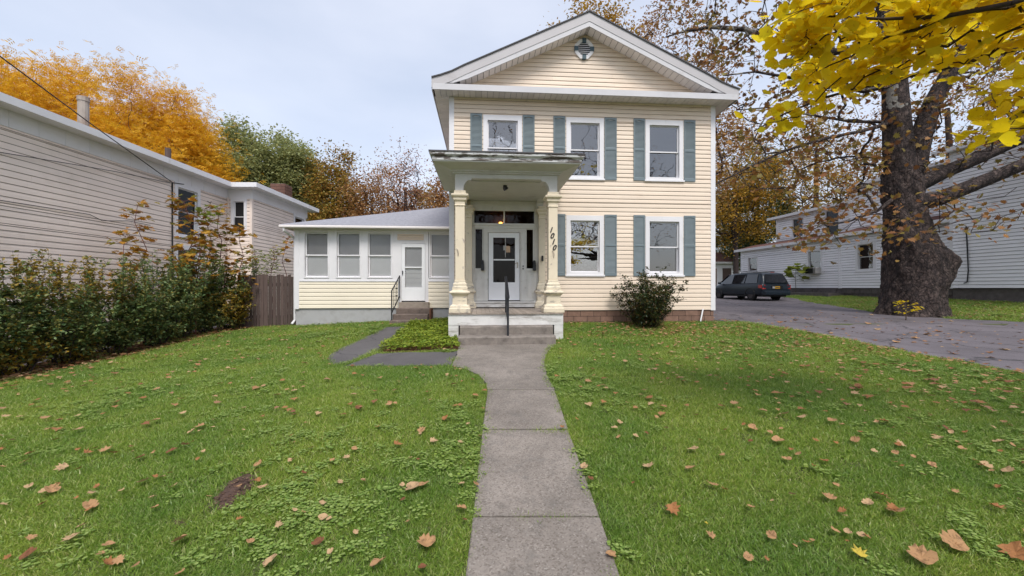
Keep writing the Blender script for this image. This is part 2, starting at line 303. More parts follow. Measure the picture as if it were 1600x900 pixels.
def leaves(name, P, S, mat, parent, shape='oval', up=.5, seed=0, dirs=None, droop=0., origin=(0, 0, 0)):
    rg = np.random.default_rng(seed); P = np.asarray(P, float).reshape(-1, 3)-np.asarray(origin); n = len(P); S = np.broadcast_to(np.asarray(S, float), (n,))
    nr = rg.normal(size=(n, 3)); nr /= np.linalg.norm(nr, axis=1)[:, None]; nr[:, 2] = np.abs(nr[:, 2]); nr = nr*(1-up)+np.array([0, 0, 1.])*up; nr /= np.linalg.norm(nr, axis=1)[:, None]
    d = rg.normal(size=(n, 3)) if dirs is None else np.asarray(dirs, float)+rg.normal(size=(n, 3))*.45
    d[:, 2] -= droop; d -= nr*(d*nr).sum(1)[:, None]; d /= np.linalg.norm(d, axis=1)[:, None]+1e-9; x = np.cross(d, nr)
    sv, sf = SH[shape]; V = P[:, None, :]+(sv[None, :, 0, None]*x[:, None, :]+sv[None, :, 1, None]*d[:, None, :]+sv[None, :, 2, None]*nr[:, None, :])*S[:, None, None]
    F = (sf[None]+(np.arange(n)*len(sv))[:, None, None]).reshape(-1, 3)
    return npmesh(name, V, F, mat, parent)

# ---------------------------------------------------------------- terrain and picture measurements
def gz(x, y):
    x = np.asarray(x, float); y = np.asarray(y, float)
    b = np.interp(y, [-6, -3, 0, 1.2, 2.3, 3.2, 4.06, 4.7, 5.3, 6.2, 7.5, 8.8, 10.4, 12, 16, 34], [-.62, -.42, -.16, -.07, .02, .11, .19, .24, .28, .315, .35, .39, .475, .58, .67, 1.02])
    l = -.045*np.clip(-x-1, 0, 9.5); r = .07*np.clip(x-15.6, 0, 7)
    w = np.clip((16.5-np.hypot(x*0, y))/1.0*0+1, 0, 1)
    return b+l*w+r*np.clip((y-8)/8, 0, 1)+.012*np.sin(x*1.3+.5)*np.sin(y*1.1)*np.clip((np.abs(x)-1.3)/2, 0, 1)
def g(x, y): return float(gz(x, y))
def at(px, py, Y): return ((px-800)/FPX*Y, Y, CAMZ+(450-py)/FPX*Y)
def onground(px, py):
    lo, hi = 1.0, 80.0
    for _ in range(50):
        m = (lo+hi)/2; p = at(px, py, m)
        if p[2] > g(p[0], p[1]): lo = m
        else: hi = m
    p = at(px, py, lo); return (p[0], p[1])
class Frame:
    def __init__(s, ox, oy, ang): s.o = (ox, oy); s.a = ang; s.e1 = (math.cos(ang), math.sin(ang)); s.e2 = (-math.sin(ang), math.cos(ang))
    def xy(s, u, v): return (s.o[0]+u*s.e1[0]+v*s.e2[0], s.o[1]+u*s.e1[1]+v*s.e2[1])
    def u(s, px, v=0.):
        k = (px-800)/FPX; ox, oy = s.xy(0, v); return (k*oy-ox)/(s.e1[0]-k*s.e1[1])
    def z(s, px, py, v=0.): return CAMZ+(450-py)/FPX*s.xy(s.u(px, v), v)[1]
    def loc(s, x, y):
        dx, dy = x-s.o[0], y-s.o[1]; return (dx*s.e1[0]+dy*s.e1[1], dx*s.e2[0]+dy*s.e2[1])

# ================================================================ SETTING
def sheet(name, poly, dz, mat, step=.5, parent=None, kind='structure'):
    """flat-ish surface draped on the terrain: polygon (x, y) with thickness down into the soil"""
    pts = []
    for i, p in enumerate(poly):
        q = poly[(i+1) % len(poly)]; n = max(1, int(math.hypot(q[0]-p[0], q[1]-p[1])/step))
        pts += [(p[0]+(q[0]-p[0])*k/n, p[1]+(q[1]-p[1])*k/n) for k in range(n)]
    import mathutils.geometry as mg
    xs = [p[0] for p in pts]; ys = [p[1] for p in pts]; inner = []
    a = min(xs)
    while a < max(xs):
        b = min(ys)
        while b < max(ys):
            if inside(poly, a+.013, b+.017) and edge_dist(poly, a+.013, b+.017) > step*.45: inner.append((a+.013, b+.017))
            b += step
        a += step
    n = len(pts); V = [Vector(p) for p in pts+inner]
    ov, oe, of, _, _, _ = mg.delaunay_2d_cdt(V, [(i, (i+1) % n) for i in range(n)], [list(range(n))], 1, 1e-5)
    top = [(v.x, v.y, g(v.x, v.y)+dz) for v in ov]; m = MB(); m.add(top, [tuple(f) for f in of])
    m.add([(x, y, g(x, y)+dz) for x, y in pts]+[(x, y, g(x, y)+dz-.12) for x, y in pts], [(i, n+i, n+(i+1) % n, (i+1) % n) for i in range(n)])
    o = m.build(name, mat, parent); 
    if kind: o['kind'] = kind
    return o
def inside(poly, x, y):
    c = False; n = len(poly)
    for i in range(n):
        x1, y1 = poly[i]; x2, y2 = poly[(i+1) % n]
        if (y1 > y) != (y2 > y) and x < (x2-x1)*(y-y1)/(y2-y1)+x1: c = not c
    return c
def edge_dist(poly, x, y):
    d = 1e9; n = len(poly)
    for i in range(n):
        x1, y1 = poly[i]; x2, y2 = poly[(i+1) % n]; dx, dy = x2-x1, y2-y1; t = max(0, min(1, ((x-x1)*dx+(y-y1)*dy)/(dx*dx+dy*dy+1e-12)))
        d = min(d, math.hypot(x1+t*dx-x, y1+t*dy-y))
    return d
def np_inside(poly, X, Y):
    c = np.zeros(len(X), bool); n = len(poly)
    for i in range(n):
        x1, y1 = poly[i]; x2, y2 = poly[(i+1) % n]
        if y1 == y2: continue
        c ^= ((y1 > Y) != (y2 > Y)) & (X < (x2-x1)*(Y-y1)/(y2-y1)+x1)
    return c
def wobble(poly, amp, seed, step=.18):
    rg = random.Random(seed); out = []
    for i, p in enumerate(poly):
        q = poly[(i+1) % len(poly)]; n = max(1, int(math.hypot(q[0]-p[0], q[1]-p[1])/step))
        for k in range(n): out.append((p[0]+(q[0]-p[0])*k/n+rg.uniform(-amp, amp), p[1]+(q[1]-p[1])*k/n+rg.uniform(-amp, amp)))
    return out
def ground():
    def axis(lim): 
        a = np.concatenate([np.arange(-26, 36.01, .5)]); far = np.array([40, 50, 65, 90, 130, 200, 320, 600, 1200.]); return np.concatenate([-far[::-1], a, far])
    xs = axis(0); ys = axis(0); X, Y = np.meshgrid(xs, ys); Z = gz(X, Y)-.002; nx = len(xs)
    V = np.stack([X, Y, Z], -1).reshape(-1, 3); i = np.arange((len(ys)-1)*nx).reshape(-1, nx)[:, :-1].ravel(); F = np.stack([i, i+1, i+nx+1, i+nx], 1)
    o = npmesh('ground', V, F, M['lawnsoil']); o['kind'] = 'structure'
ground()
# front walk: slabs narrowing in perspective only; the edges are nearly parallel, the apron flares at the steps
EL = [onground(*p) for p in [(730, 899), (739, 812), (754, 674), (762, 611)]]; ER = [onground(*p) for p in [(965, 899), (937, 812), (888, 674), (866, 611)]]
def walk_edges(y):
    l = np.interp(y, [-4, EL[0][1], EL[1][1], EL[2][1], EL[3][1]], [-.19]+[p[0] for p in EL]); r = np.interp(y, [-4, ER[0][1], ER[1][1], ER[2][1], ER[3][1]], [.67]+[p[0] for p in ER]); return float(l), float(r)
joints = [-3.2, -1.7, -.2, 1.3, EL[1][1], EL[2][1], EL[3][1]]
walk = bpy.data.objects.new('front_walk', None); COL.objects.link(walk); walk['kind'] = 'structure'; ZS['front_walk'] = 0
WALKPOLYS = []
for i in range(len(joints)-1):
    y0, y1 = joints[i]+.013, joints[i+1]-.013; l0, r0 = walk_edges(y0); l1, r1 = walk_edges(y1); m = MB()
    tilt = [.022, .016, .02, .024, .018, .021][i]; n = 6
    top = []; 
    for k in range(n+1):
        t = k/n; y = y0+(y1-y0)*t; l = l0+(l1-l0)*t; r = r0+(r1-r0)*t; zz = g(.1, y)+tilt
        top.append([(l, y, zz-.1), (l, y, zz-.006), (l+.008, y, zz), (r-.008, y, zz), (r, y, zz-.006), (r, y, zz-.1)])
    m.loft(top); m.build('slab', M['concrete'], walk); WALKPOLYS.append([(l0, y0), (r0, y0), (r1, y1), (l1, y1)])
apron = [onground(*p) for p in [(762, 611), (759, 600), (747, 587), (728, 578), (706, 573), (714, 556), (718, 539), (868, 539), (856, 550), (850, 566), (854, 588), (866, 611)]]
sheet('slab', wobble(apron, .008, 1), .022, M['concrete'], .4, walk, None)
pathA = [onground(*p) for p in [(606, 511), (640, 511), (630, 519), (592, 547), (566, 559), (540, 568), (522, 571), (512, 566), (513, 556), (536, 543), (578, 524)]]
pathB = [onground(*p) for p in [(541, 573), (588, 553.5), (640, 551.5), (706, 551), (717, 549), (703, 572.5)]]
sheet('side_path', wobble(pathA, .02, 2), .016, M['pathasphalt'], .4); sheet('side_path', wobble(pathB, .02, 3), .018, M['pathasphalt'], .4)
drive = [onground(*p) for p in [(1112, 499.5), (1150, 503), (1200, 509.5), (1250, 518), (1330, 533), (1400, 547), (1500, 566), (1600, 585)]]
drive += [(9.4, 4.2), (10.6, 1.0), (11.2, -3), (17.5, -3), (16.8, 3.0)]+[onground(*p) for p in [(1600, 503), (1500, 499), (1420, 494), (1365, 488), (1310, 478), (1262, 471.5), (1245, 466)]]+[(18.2, 34), (11.5, 34), (7.6, 22), (6.6, 14)]
DRIVE = drive
sheet('driveway', wobble(drive, .05, 4, .4), .006, M['asphalt'], .9)
ND = [(-10.6, 2.), (-10.75, 12), (-10.9, 24), (-11.6, 24), (-11.55, 12), (-11.5, 2), (-11.4, -6), (-10.5, -6)]
NDRIVE = [(-10.35, -6), (-10.4, 16), (-12.6, 16), (-12.6, -6)]
sheet('neighbour_driveway', NDRIVE, .006, M['asphalt'], .9)
SOIL = [onground(*p) for p in [(334, 800), (340, 772), (360, 752), (385, 741), (404, 742), (392, 762), (368, 786)]]
SOIL2 = [onground(*p) for p in [(266, 822), (276, 810), (296, 812), (290, 824)]]
sheet('bare_soil', wobble(SOIL, .03, 5, .06), .006, M['soil'], .1); sheet('bare_soil', wobble(SOIL2, .02, 6, .06), .006, M['soil'], .1)
COVER = [onground(*p) for p in [(644, 507), (702, 505), (704, 524), (716, 536), (718, 547), (690, 549), (640, 550), (590, 551), (606, 538), (628, 522)]]
sheet('planting_bed', COVER, .008, M['mulch'], .3)
HEDGEBED = [(-10.35, 6.2), (-8.85, 6.2), (-8.75, 9), (-8.8, 12), (-8.5, 14.3), (-10.35, 14.3)]
sheet('hedge_bed', wobble(HEDGEBED, .08, 8, .3), .007, M['mulch'], .4)

# ================================================================ BUILDERS FOR HOUSES
def boards(parent, T, a0, a1, z0, z1, ex, mat, holes=(), clip=None, d=.021, joined=False, name='siding_board', y=0., gap=.006):
    """lapped boards, course by course; each run between openings is one board"""
    def piece(m, al0, ar0, al1, ar1, zl, zh):
        h = zh-zl; zl = zl+min(gap, h*.3); h = zh-zl; zk = zl+h*.62  # open slot onto the dark wall stands in for the lap's shadow line
        t = .62; alk = al0+(al1-al0)*t; ark = ar0+(ar1-ar0)*t
        sec = [(zl, 0.0, al0, ar0), (zl, d, al0, ar0), (zl+.006, d, al0, ar0), (zk, d*.72, alk, ark), (zh, d*.12, al1, ar1), (zh, 0., al1, ar1)]
        m.loft([[(s[2], y-s[1], s[0]) for s in sec], [(s[3], y-s[1], s[0]) for s in sec]])
    J = MB(T); z = z0
    while z < z1-.005:
        zt = min(z+ex, z1); cuts = sorted({z, zt}|{h[2] for h in holes if z < h[2] < zt}|{h[3] for h in holes if z < h[3] < zt})
        for zl, zh in zip(cuts[:-1], cuts[1:]):
            if zh-zl < .004: continue
            segs = [(a0, a1)]
            for h in holes:
                if h[2] < zh-.002 and h[3] > zl+.002:
                    segs = [s for q in segs for s in ((q[0], min(q[1], h[0])), (max(q[0], h[1]), q[1])) if s[1]-s[0] > .01]
            cutsegs = []
            for q0, q1 in segs:                                   # factory lengths: long runs are pieced
                while q1-q0 > 3.9: w_ = RB_.uniform(1.6, 3.6); cutsegs.append((q0, q0+w_-.0025)); q0 += w_
                cutsegs.append((q0, q1))
            for s0, s1 in cutsegs:
                if clip:
                    l0, r0 = clip(zl); l1, r1 = clip(zh); b0, b1 = max(s0, l0), min(s1, r0); c0, c1 = max(s0, l1), min(s1, r1)
                    if b1-b0 < .02: continue
                    if c1 < c0: c0 = c1 = (c0+c1)/2
                else: b0, b1, c0, c1 = s0, s1, s0, s1
                if joined: piece(J, b0, b1, c0, c1, zl, zh)
                else:
                    m = MB(T); piece(m, b0, b1, c0, c1, zl, zh); m.build(name, mat, parent)
        z = zt
    if joined: o = J.build('siding', mat, parent); o['kind'] = 'stuff'; return o
RB_ = random.Random(12)
def frame4(m, a0, a1, z0, z1, w, y0, y1, wb=None, wt=None):
    wb = w if wb is None else wb; wt = w if wt is None else wt
    m.box(a0, a0+w, y0, y1, z0, z1); m.box(a1-w, a1, y0, y1, z0, z1); m.box(a0+w, a1-w, y0, y1, z0, z0+wb); m.box(a0+w, a1-w, y0, y1, z1-wt, z1); return m
def window(parent, T, a0, a1, z0, z1, cw=.11, back=('lav', 'lav'), frame='white', sash='white', split=.5, sw=.04, name='window', label=None, wt=None, glass='glass', depth=.2, sill=True):
    m = MB(T); frame4(m, a0, a1, z0, z1, cw, -.034, .018, cw*.85, wt or cw*1.15)
    i0, i1, b0, b1 = a0+cw-.012, a1-cw+.012, z0+cw*.85-.012, z1-(wt or cw*1.15)+.012
    frame4(m, i0, i1, b0, b1, .012, .018, depth)
    w = m.build(name, M[frame], parent)
    if label: w['label'] = label
    i0 += .0125; i1 -= .0125; b0 += .0125; b1 -= .0125; zm = b0+(b1-b0)*split
    for k, (q0, q1, yy) in enumerate(((zm-.02, b1, .04), (b0, zm+.02, .075))):
        m = MB(T); frame4(m, i0, i1, q0, q1, sw, yy, yy+.03, sw); m.build('sash', M[sash], w)
        MB(T).box(i0+sw-.004, i1-sw+.004, yy+.012, yy+.018, q0+sw-.004, q1-sw+.004).build('pane', M[glass], w)
    MB(T).box(i0, i1, .112, .117, zm, b1).build('blind', M[back[0]], w); MB(T).box(i0, i1, .118, .123, b0, zm).build('blind', M[back[1]], w)
    if sill: MB(T).box(a0-.03, a1+.03, -.06, -.035, z0-.02, z0+.025).build('sill', M[frame], w)
    return w
def shutter(parent, T, a0, a1, z0, z1):
    m = MB(T); w = .035; zm = z0+(z1-z0)*.5
    frame4(m, a0, a1, z0, z1, w, -.045, -.016, .08, .05); m.box(a0+w, a1-w, -.044, -.016, zm-.03, zm+.03)
    o = m.build('shutter', M['shutter'], parent)
    for q0, q1 in ((z0+.08, zm-.03), (zm+.03, z1-.05)):
        l = MB(T); z = q0+.004
        while z < q1-.02: l.add([(a0+w, -.020, z), (a1-w, -.020, z), (a1-w, -.038, z), (a0+w, -.038, z), (a0+w, -.018, z+.034), (a1-w, -.018, z+.034), (a1-w, -.022, z+.034), (a0+w, -.022, z+.034)], [(0, 1, 2, 3), (4, 7, 6, 5), (3, 2, 6, 7), (0, 4, 5, 1), (0, 3, 7, 4), (1, 5, 6, 2)]); z += .034
        l.build('louvre_panel', M['shutter'], o)
    m = MB(T); c = (a0+a1)/2                                     # arched top of the frame
    m.prism([(a0+w, z1-.05), (a1-w, z1-.05), (a1-w, z1-.075), (c+.03, z1-.055), (c-.03, z1-.055), (a0+w, z1-.075)], -.043, -.017); m.build('arch_rail', M['shutter'], o)
    return o

# ================================================================ MAIN HOUSE
H = Frame(-1.788, 11.8, R(4.27)); HW = 7.93
ZB = .58
house = thing('house', (H.o[0], H.o[1], ZB), H.a, 'cream two storey house with blue grey shutters, columned portico and low sunroom wing', 'house')
hz = lambda py, v=0., px=960: H.z(px, py, v)
Z_SID, Z_SOF = .97, 7.13
wall = MB().box(.02, HW-.02, .3, 11.2, .35, 7.4).box(.02, HW-.02, .012, .3, .35, .96).build('wall', M['dark'], house)
# foundation blocks
fnd = MB().box(0.03, HW-.03, .035, .3, .3, .965).build('foundation', M['mortar'], house)
rg = random.Random(4)
for r_ in range(4):
    x = .02-(.2 if r_ % 2 else 0)
    while x < HW-.05:
        a, b = max(.02, x+.006), min(HW-.02, x+.40-.006); dd = rg.uniform(0, .012)
        if b-a > .05: MB().box(a, b, .012-dd, .05, .3+r_*.165+.006, .3+(r_+1)*.165-.006+(.006 if r_ == 3 else 0)).build('block', M['block'], fnd)
        x += .40
# openings measured on the facade
U = lambda px, v=0.: H.u(px, v)
zl0, zl1, zu0, zu1 = hz(431), hz(337.5), hz(282, 0, 975), hz(186.5, 0, 975)
WIN = [(755, 815.5, zu0, zu1), (884.5, 943, zu0, zu1), (1008, 1067, zu0, zu1), (884.5, 943, zl0, zl1), (1008, 1067, zl0, zl1)]
holes = []
for x0, x1, a, b in WIN: holes.append((U(x0)+.1, U(x1)-.1, a+.09, b-.12))
ENT = (U(736.5), U(843.5)); Z_CEIL = 4.16
holes.append((ENT[0], ENT[1], .9, Z_CEIL))
boards(wall, None, .115, HW-.115, Z_SID, Z_SOF-.005, .127, M['cream'], holes)
boards(wall, Matrix.Rotation(R(-90), 4, 'Z'), -11.2, -.115, Z_SID, Z_SOF-.005, .127, M['cream'], joined=True)
boards(wall, Matrix.Translation((HW, 0, 0)) @ Matrix.Rotation(R(90), 4, 'Z'), .115, 11.2, Z_SID, Z_SOF-.005, .127, M['cream'], joined=True)
for a, b in ((-.022, .12), (HW-.12, HW+.022)): MB().box(a, b, -.024, .12, Z_SID-.012, Z_SOF-.003).build('corner_board', M['white'], house)
MB().box(.125, HW-.125, -.03, -.018, Z_SOF-.06, Z_SOF-.003).build('frieze_trim', M['column'], house)
backs = [('olive', 'olive'), ('lav', 'lav'), ('lav', 'lav'), ('shade', 'dark'), ('shade', 'lav')]
wl = ['window above the portico roof', 'upper window in the middle of the front', 'upper window near the right corner', 'lower window beside the portico', 'lower window behind the shrub']
for (x0, x1, a, b), bk, lb in zip(WIN, backs, wl): window(house, None, U(x0), U(x1), a, b, .125, bk, label=lb, sw=.035, wt=.15)
for x0, x1, k in ((735, 753.5, 0), (816.5, 835, 0), (864.5, 883, 0), (944, 963, 0), (989.5, 1007, 0), (1068, 1085.5, 0), (864.5, 883, 1), (944, 963, 1), (989.5, 1007, 1), (1068, 1085.5, 1)):
    shutter(house, None, U(x0), U(x1), (zl0-.0 if k else zu0), (zl1+.03 if k else zu1+.02))
# ---- roof, pediment
AP, UL, UR, VF, VB = HW/2, -.47, HW+.47, -.47, 11.6
zr_tip, zr_kink, zr_ap = 7.43, 7.80, 9.47; KD = .42
line = [(UL, zr_tip), (KD, zr_kink), (AP, zr_ap), (HW-KD, zr_kink), (UR, zr_tip)]
def zline(u):
    u = min(u, HW-u); return float(np.interp(u, [UL, KD, AP], [zr_tip, zr_kink, zr_ap]))
def band(l, o0, o1, v0, v1, name, mat, parent=house, fine=None):
    pts = l if fine is None else fine
    return MB().prism([(u, z-o1) for u, z in pts]+[(u, z-o0) for u, z in pts[::-1]], v0, v1).build(name, mat, parent)
fl = [(UL, zr_tip), (UL+.25, zr_tip+.075), (UL+.55, zr_tip+.19), (KD, zr_kink), (AP, zr_ap)]
fl = fl+[(HW-u, z) for u, z in fl[-2::-1]]
roof = band(line, -.035, 0, VF-.03, VB, 'roof', M['darkshingle'], fine=fl)
band(line, .001, .26, VF, VF+.03, 'rake_fascia', M['fascia'], fine=fl)
inner = [(.12, 7.585+.27), (AP, zr_ap), (HW-.12, 7.585+.27)]
rk = MB()
for s in (0, 1):
    P = [(-.30, 7.32), (KD-.02, zr_kink-.262), (AP, zr_ap-.262), (AP, zr_ap-.40), (KD+.1, zr_kink-.35), (.12, 7.32)]
    P = P if s == 0 else [(HW-u, z) for u, z in P][::-1]
    rk.prism(P, VF+.012, VF+.05)
rk.build('rake_trim', M['trimgrey'], house)
# raked soffit panels and level soffit panels, one by one
slope = (zr_ap-zr_kink)/(AP-KD)
for s in (0, 1):
    u = .30
    while u < AP-.02:
        u2 = min(u+.165, AP); z0_, z1_ = zr_ap-.37-(AP-u-.004)*slope, zr_ap-.37-(AP-u2+.004)*slope
        a, b = (u+.007, u2-.007) if s == 0 else (HW-u2+.007, HW-u-.007); za, zb = (z0_, z1_) if s == 0 else (z1_, z0_)
        MB().loft([[(a, VF+.05, za), (b, VF+.05, zb), (b, VF+.05, zb+.012), (a, VF+.05, za+.012)], [(a, .0, za), (b, .0, zb), (b, .0, zb+.012), (a, .0, za+.012)]]).build('soffit_panel', M['soffit'], roof)
        u = u2
u = UL+.06
while u < UR-.08:
    MB().box(u+.007, u+.158, VF+.03, 0, Z_SOF, Z_SOF+.012).build('soffit_panel', M['soffit'], roof); u += .165
v = .0
while v < VB-.2:
    for a, b in ((UL+.03, 0.), (HW, UR-.03)): MB().box(a, b, v+.004, v+.161, Z_SOF, Z_SOF+.012).build('soffit_panel', M['soffit'], roof)
    v += .165
MB().prism([(UL+.02, Z_SOF-.01), (UR-.02, Z_SOF-.01), (UR-.05, Z_SOF+.155), (UL+.05, Z_SOF+.155)], VF-.004, VF+.03).build('cornice_fascia', M['trimgrey'], house)
MB().loft([[(UL+.06, VF+.03, Z_SOF+.15), (UL+.06, .05, Z_SOF+.20), (UL+.06, .05, Z_SOF+.02), (UL+.06, VF+.03, Z_SOF+.02)], [(UR-.06, VF+.03, Z_SOF+.15), (UR-.06, .05, Z_SOF+.20), (UR-.06, .05, Z_SOF+.02), (UR-.06, VF+.03, Z_SOF+.02)]]).build('cornice_ledge', M['fascia'], house)
for a, b in ((UL, UL+.025), (UR-.025, UR)): MB().box(a, b, VF+.031, VB, Z_SOF-.01, zr_tip-.004).build('eave_fascia', M['fascia'], house)
def clip(z):
    t = (zr_ap-.37+.01-z)/slope; t = max(.0, t); return (AP-t, AP+t)
tym = MB().prism([(.3, 7.3), (HW-.3, 7.3), (AP, zr_ap-.45)], .02, .2).build('gable_wall', M['dark'], house)
vx, vz = U(912), H.z(912, 78)
boards(tym, None, .2, HW-.2, Z_SOF+.205, zr_ap-.37, .127, M['cream'], [(vx-.2, vx+.2, vz-.2, vz+.2)], clip)
m = MB(); oc = lambda r, y: [(vx+r*math.cos(R(22.5+45*k)), y, vz+r*1.06*math.sin(R(22.5+45*k))) for k in range(8)]
m.loft([oc(.295, -.016), oc(.295, -.065), oc(.20, -.065), oc(.20, -.016)], cap=False); vent = m.build('gable_vent', M['white'], house)
for k in range(7):
    z = vz-.185+k*.056; hw_ = min(.2, .285-abs(z+.015-vz)*.75)
    MB().add([(vx-hw_, -.016, z+.03), (vx+hw_, -.016, z+.03), (vx+hw_, -.045, z), (vx-hw_, -.045, z), (vx-hw_, -.016, z+.038), (vx+hw_, -.016, z+.038), (vx+hw_, -.045, z+.010), (vx-hw_, -.045, z+.010)], [(0, 1, 2, 3), (4, 7, 6, 5), (2, 6, 7, 3), (0, 3, 7, 4), (1, 5, 6, 2), (0, 4, 5, 1)]).build('louvre', M['white'], vent)
for k in range(4):
    c, s = math.cos(R(90*k)), math.sin(R(90*k)); cx, cz = vx+.235*c, vz+.245*s
    MB().box(cx-.055, cx+.055, -.088, -.016, cz-.06, cz+.06).build('key_block', M['ventblue'], vent)
MB().box(vx-.2, vx+.2, .0, .01, vz-.2, vz+.2).build('vent_back', M['dark'], vent)

# ---- portico
VC = -2.25
cu = (U(719, VC), U(863, VC)); sC = H.xy(1.6, VC)[1]/FPX; zc = lambda py: CAMZ+(450-py)*sC
Z_DK = 1.055
def column(uc, vc, prof, name, mat_hi, mat_lo, zsplit, fx=1., fy=1.):
    hi, lo = [p for p in prof if p[1] >= zsplit], [p for p in prof if p[1] <= zsplit]
    def ring(p): h = p[0]; return [(uc-h*fx, vc-h*fy, p[1]), (uc+h*fx, vc-h*fy, p[1]), (uc+h*fx, vc+h*fy, p[1]), (uc-h*fx, vc+h*fy, p[1])]
    shaft = MB().loft([ring(p) for p in hi if p[2] == 0]).build(name, mat_hi, house, bevel=.006)
    MB().loft([ring(p) for p in lo]).build('pedestal', mat_lo, shaft, bevel=.008)
    MB().loft([ring(p) for p in hi if p[2] == 1]).build('capital', mat_hi, shaft, bevel=.005)
    return shaft
def profile(f, ztop, zdk):
    w = .108*f; h = ztop-zdk; q = lambda a: zdk+a
    return [(.245*f, zdk, 0), (.245*f, q(.10), 0), (.225*f, q(.12), 0), (.225*f, q(.16), 0), (.17*f, q(.20), 0), (.165*f, q(.39), 0), (.20*f, q(.43), 0), (.235*f, q(.455), 0), (.235*f, q(.49), 0), (.175*f, q(.52), 0), (.175*f, q(.60), 0), (.155*f, q(.61), 0), (.155*f, q(.68), 0), (.125*f, q(.70), 0), (.125*f, q(.76), 0), (w, q(.77), 0),
            (w, ztop-.36, 0), (w, ztop-.36, 1), (.125*f, ztop-.355, 1), (.125*f, ztop-.335, 1), (.112*f, ztop-.33, 1), (.112*f, ztop-.26, 1), (.15*f, ztop-.22, 1), (.15*f, ztop-.17, 1), (.195*f, ztop-.135, 1), (.20*f, ztop-.095, 1), (.14*f, ztop-.07, 1), (.13*f, ztop, 1)]
Z_BM = zc(300.5)
cols = []
for uc, lb in zip(cu, ('porch column left of the front steps', 'porch column carrying the house number')):
    c = column(uc, VC, profile(1.0, Z_BM, Z_DK), 'porch_column', M['column'], M['pedestal'], Z_DK+.77); c['label'] = lb; cols.append(c)
for px in (732.5, 846.5):
    zt = hz(322, -.1, 790); c = column(U(px, -.1), -.11, profile(.86, zt, Z_DK), 'porch_pilaster', M['column'], M['pedestal'], Z_DK+.77, 1, .62)
# house number 1010 on the right column
for k, ch in enumerate('1010'):
    fc = bpy.data.curves.new('house_number', 'FONT'); fc.body = ch; fc.size = .175; fc.shear = .35; fc.extrude = .006; fc.align_x = 'CENTER'; fc.align_y = 'CENTER'; fc.offset = .004
    fo = bpy.data.objects.new('font_source', fc); me = bpy.data.meshes.new_from_object(fo); bpy.data.objects.remove(fo); me.materials.clear(); me.materials.append(M['black'])
    o = link('house_number', me, None, cols[1]); o.rotation_euler = (R(90), 0, 0)
    y = 360+k*9.2; o.location = (U(860.2+k*1.7, VC-.108), VC-.116, zc(y)-ZB)
for i, (px, y) in enumerate(((715.5, 394), (864.8, 396))):
    b = U(px, VC-.11); MB().tube([(b-.03, VC-.112, zc(y-4)), (b, VC-.15, zc(y-1)), (b+.012, VC-.14, zc(y+3)), (b+.004, VC-.115, zc(y+7))], .009, 5).build('flag_hook', M['metalpipe'], cols[i])
# beam with quarter round corners
FL, FR, FV = U(711, VC-.1), U(870.8, VC-.1), VC-.1; Z_FT = 4.31
zo = zc(281.5); n = 7
def arch(l, r, d0, d1):
    cl, cr = l+.33, r-.33; rad = min(.30, zo-.05-Z_BM); P = [(l, Z_BM), (cl-.14, Z_BM)]
    P += [(cl-.14+(rad*.55)*(1-math.cos(t)), Z_BM+(zo-.045-Z_BM)*math.sin(t)) for t in [math.pi/2*k/n for k in range(n+1)]]
    P += [(cl+.05, zo-.045), (cl+.05, zo)]
    Q = [(l+r-u, z) for u, z in P][::-1]; return P+Q+[(r, Z_FT), (l, Z_FT)]
beam = MB().prism(arch(FL, FR, 0, 0), FV, FV+.2).build('porch_beam', M['portico'], house, bevel=.006)
for a, b in ((FL+.003, FL+.2), (FR-.2, FR-.003)):
    ya, yb = FV+.2, -.02; P = [(ya, zo-.03), (ya+.1, zo), (yb-.35, zo), (yb-.28, zo-.06), (yb-.16, zo-.1), (yb-.1, zo-.24), (yb, zo-.30), (yb, Z_FT-.003), (ya, Z_FT-.003)]
    MB().loft([[(a, y, z) for y, z in P], [(b, y, z) for y, z in P]]).build('porch_beam', M['portico'], house)
MB().box(FL+.2, FR-.2, FV+.2, -.03, Z_CEIL, Z_CEIL+.05).build('porch_ceiling', M['portico'], house)
lam = MB().tube([(U(789, -1.75), -1.8, Z_CEIL-.0), (U(789, -1.75), -1.8, Z_CEIL-.05)], .05, 10).tube([(U(789, -1.75)-.03, -1.83, Z_CEIL-.09), (U(789, -1.75)+.06, -1.80, Z_CEIL-.055)], [.055, .03], 8).build('porch_light', M['black'], house)
rings = [(0.003, Z_FT-.03), (.05, Z_FT-.03), (.05, Z_FT), (.095, Z_FT+.005), (.095, Z_FT+.035), (.15, Z_FT+.05), (.45, Z_FT+.115), (.45, Z_FT+.14)]
rr = lambda o, z: [(FL-o, FV-o, z), (FR+o, FV-o, z), (FR+o, -.03, z), (FL-o, -.03, z)]
MB().loft([rr(*q) for q in rings]).build('porch_cornice', M['portico'], house)
MB().loft([rr(.47, Z_FT+.141), rr(.47, Z_FT+.225)]).build('porch_fascia', M['peel'], house)
MB().loft([rr(.50, Z_FT+.2255), rr(.525, Z_FT+.255), rr(.525, Z_FT+.30)]).build('porch_gutter', M['peel'], house)
k_ = Z_FT+.301
MB().loft([rr(.54, k_), rr(.54, k_+.03)]+[[(FL-.1, FV+.55, k_+.24), (FR+.1, FV+.55, k_+.24), (FR+.1, -.03, k_+.24), (FL-.1, -.03, k_+.24)]]).build('porch_roof', M['darkshingle'], house)
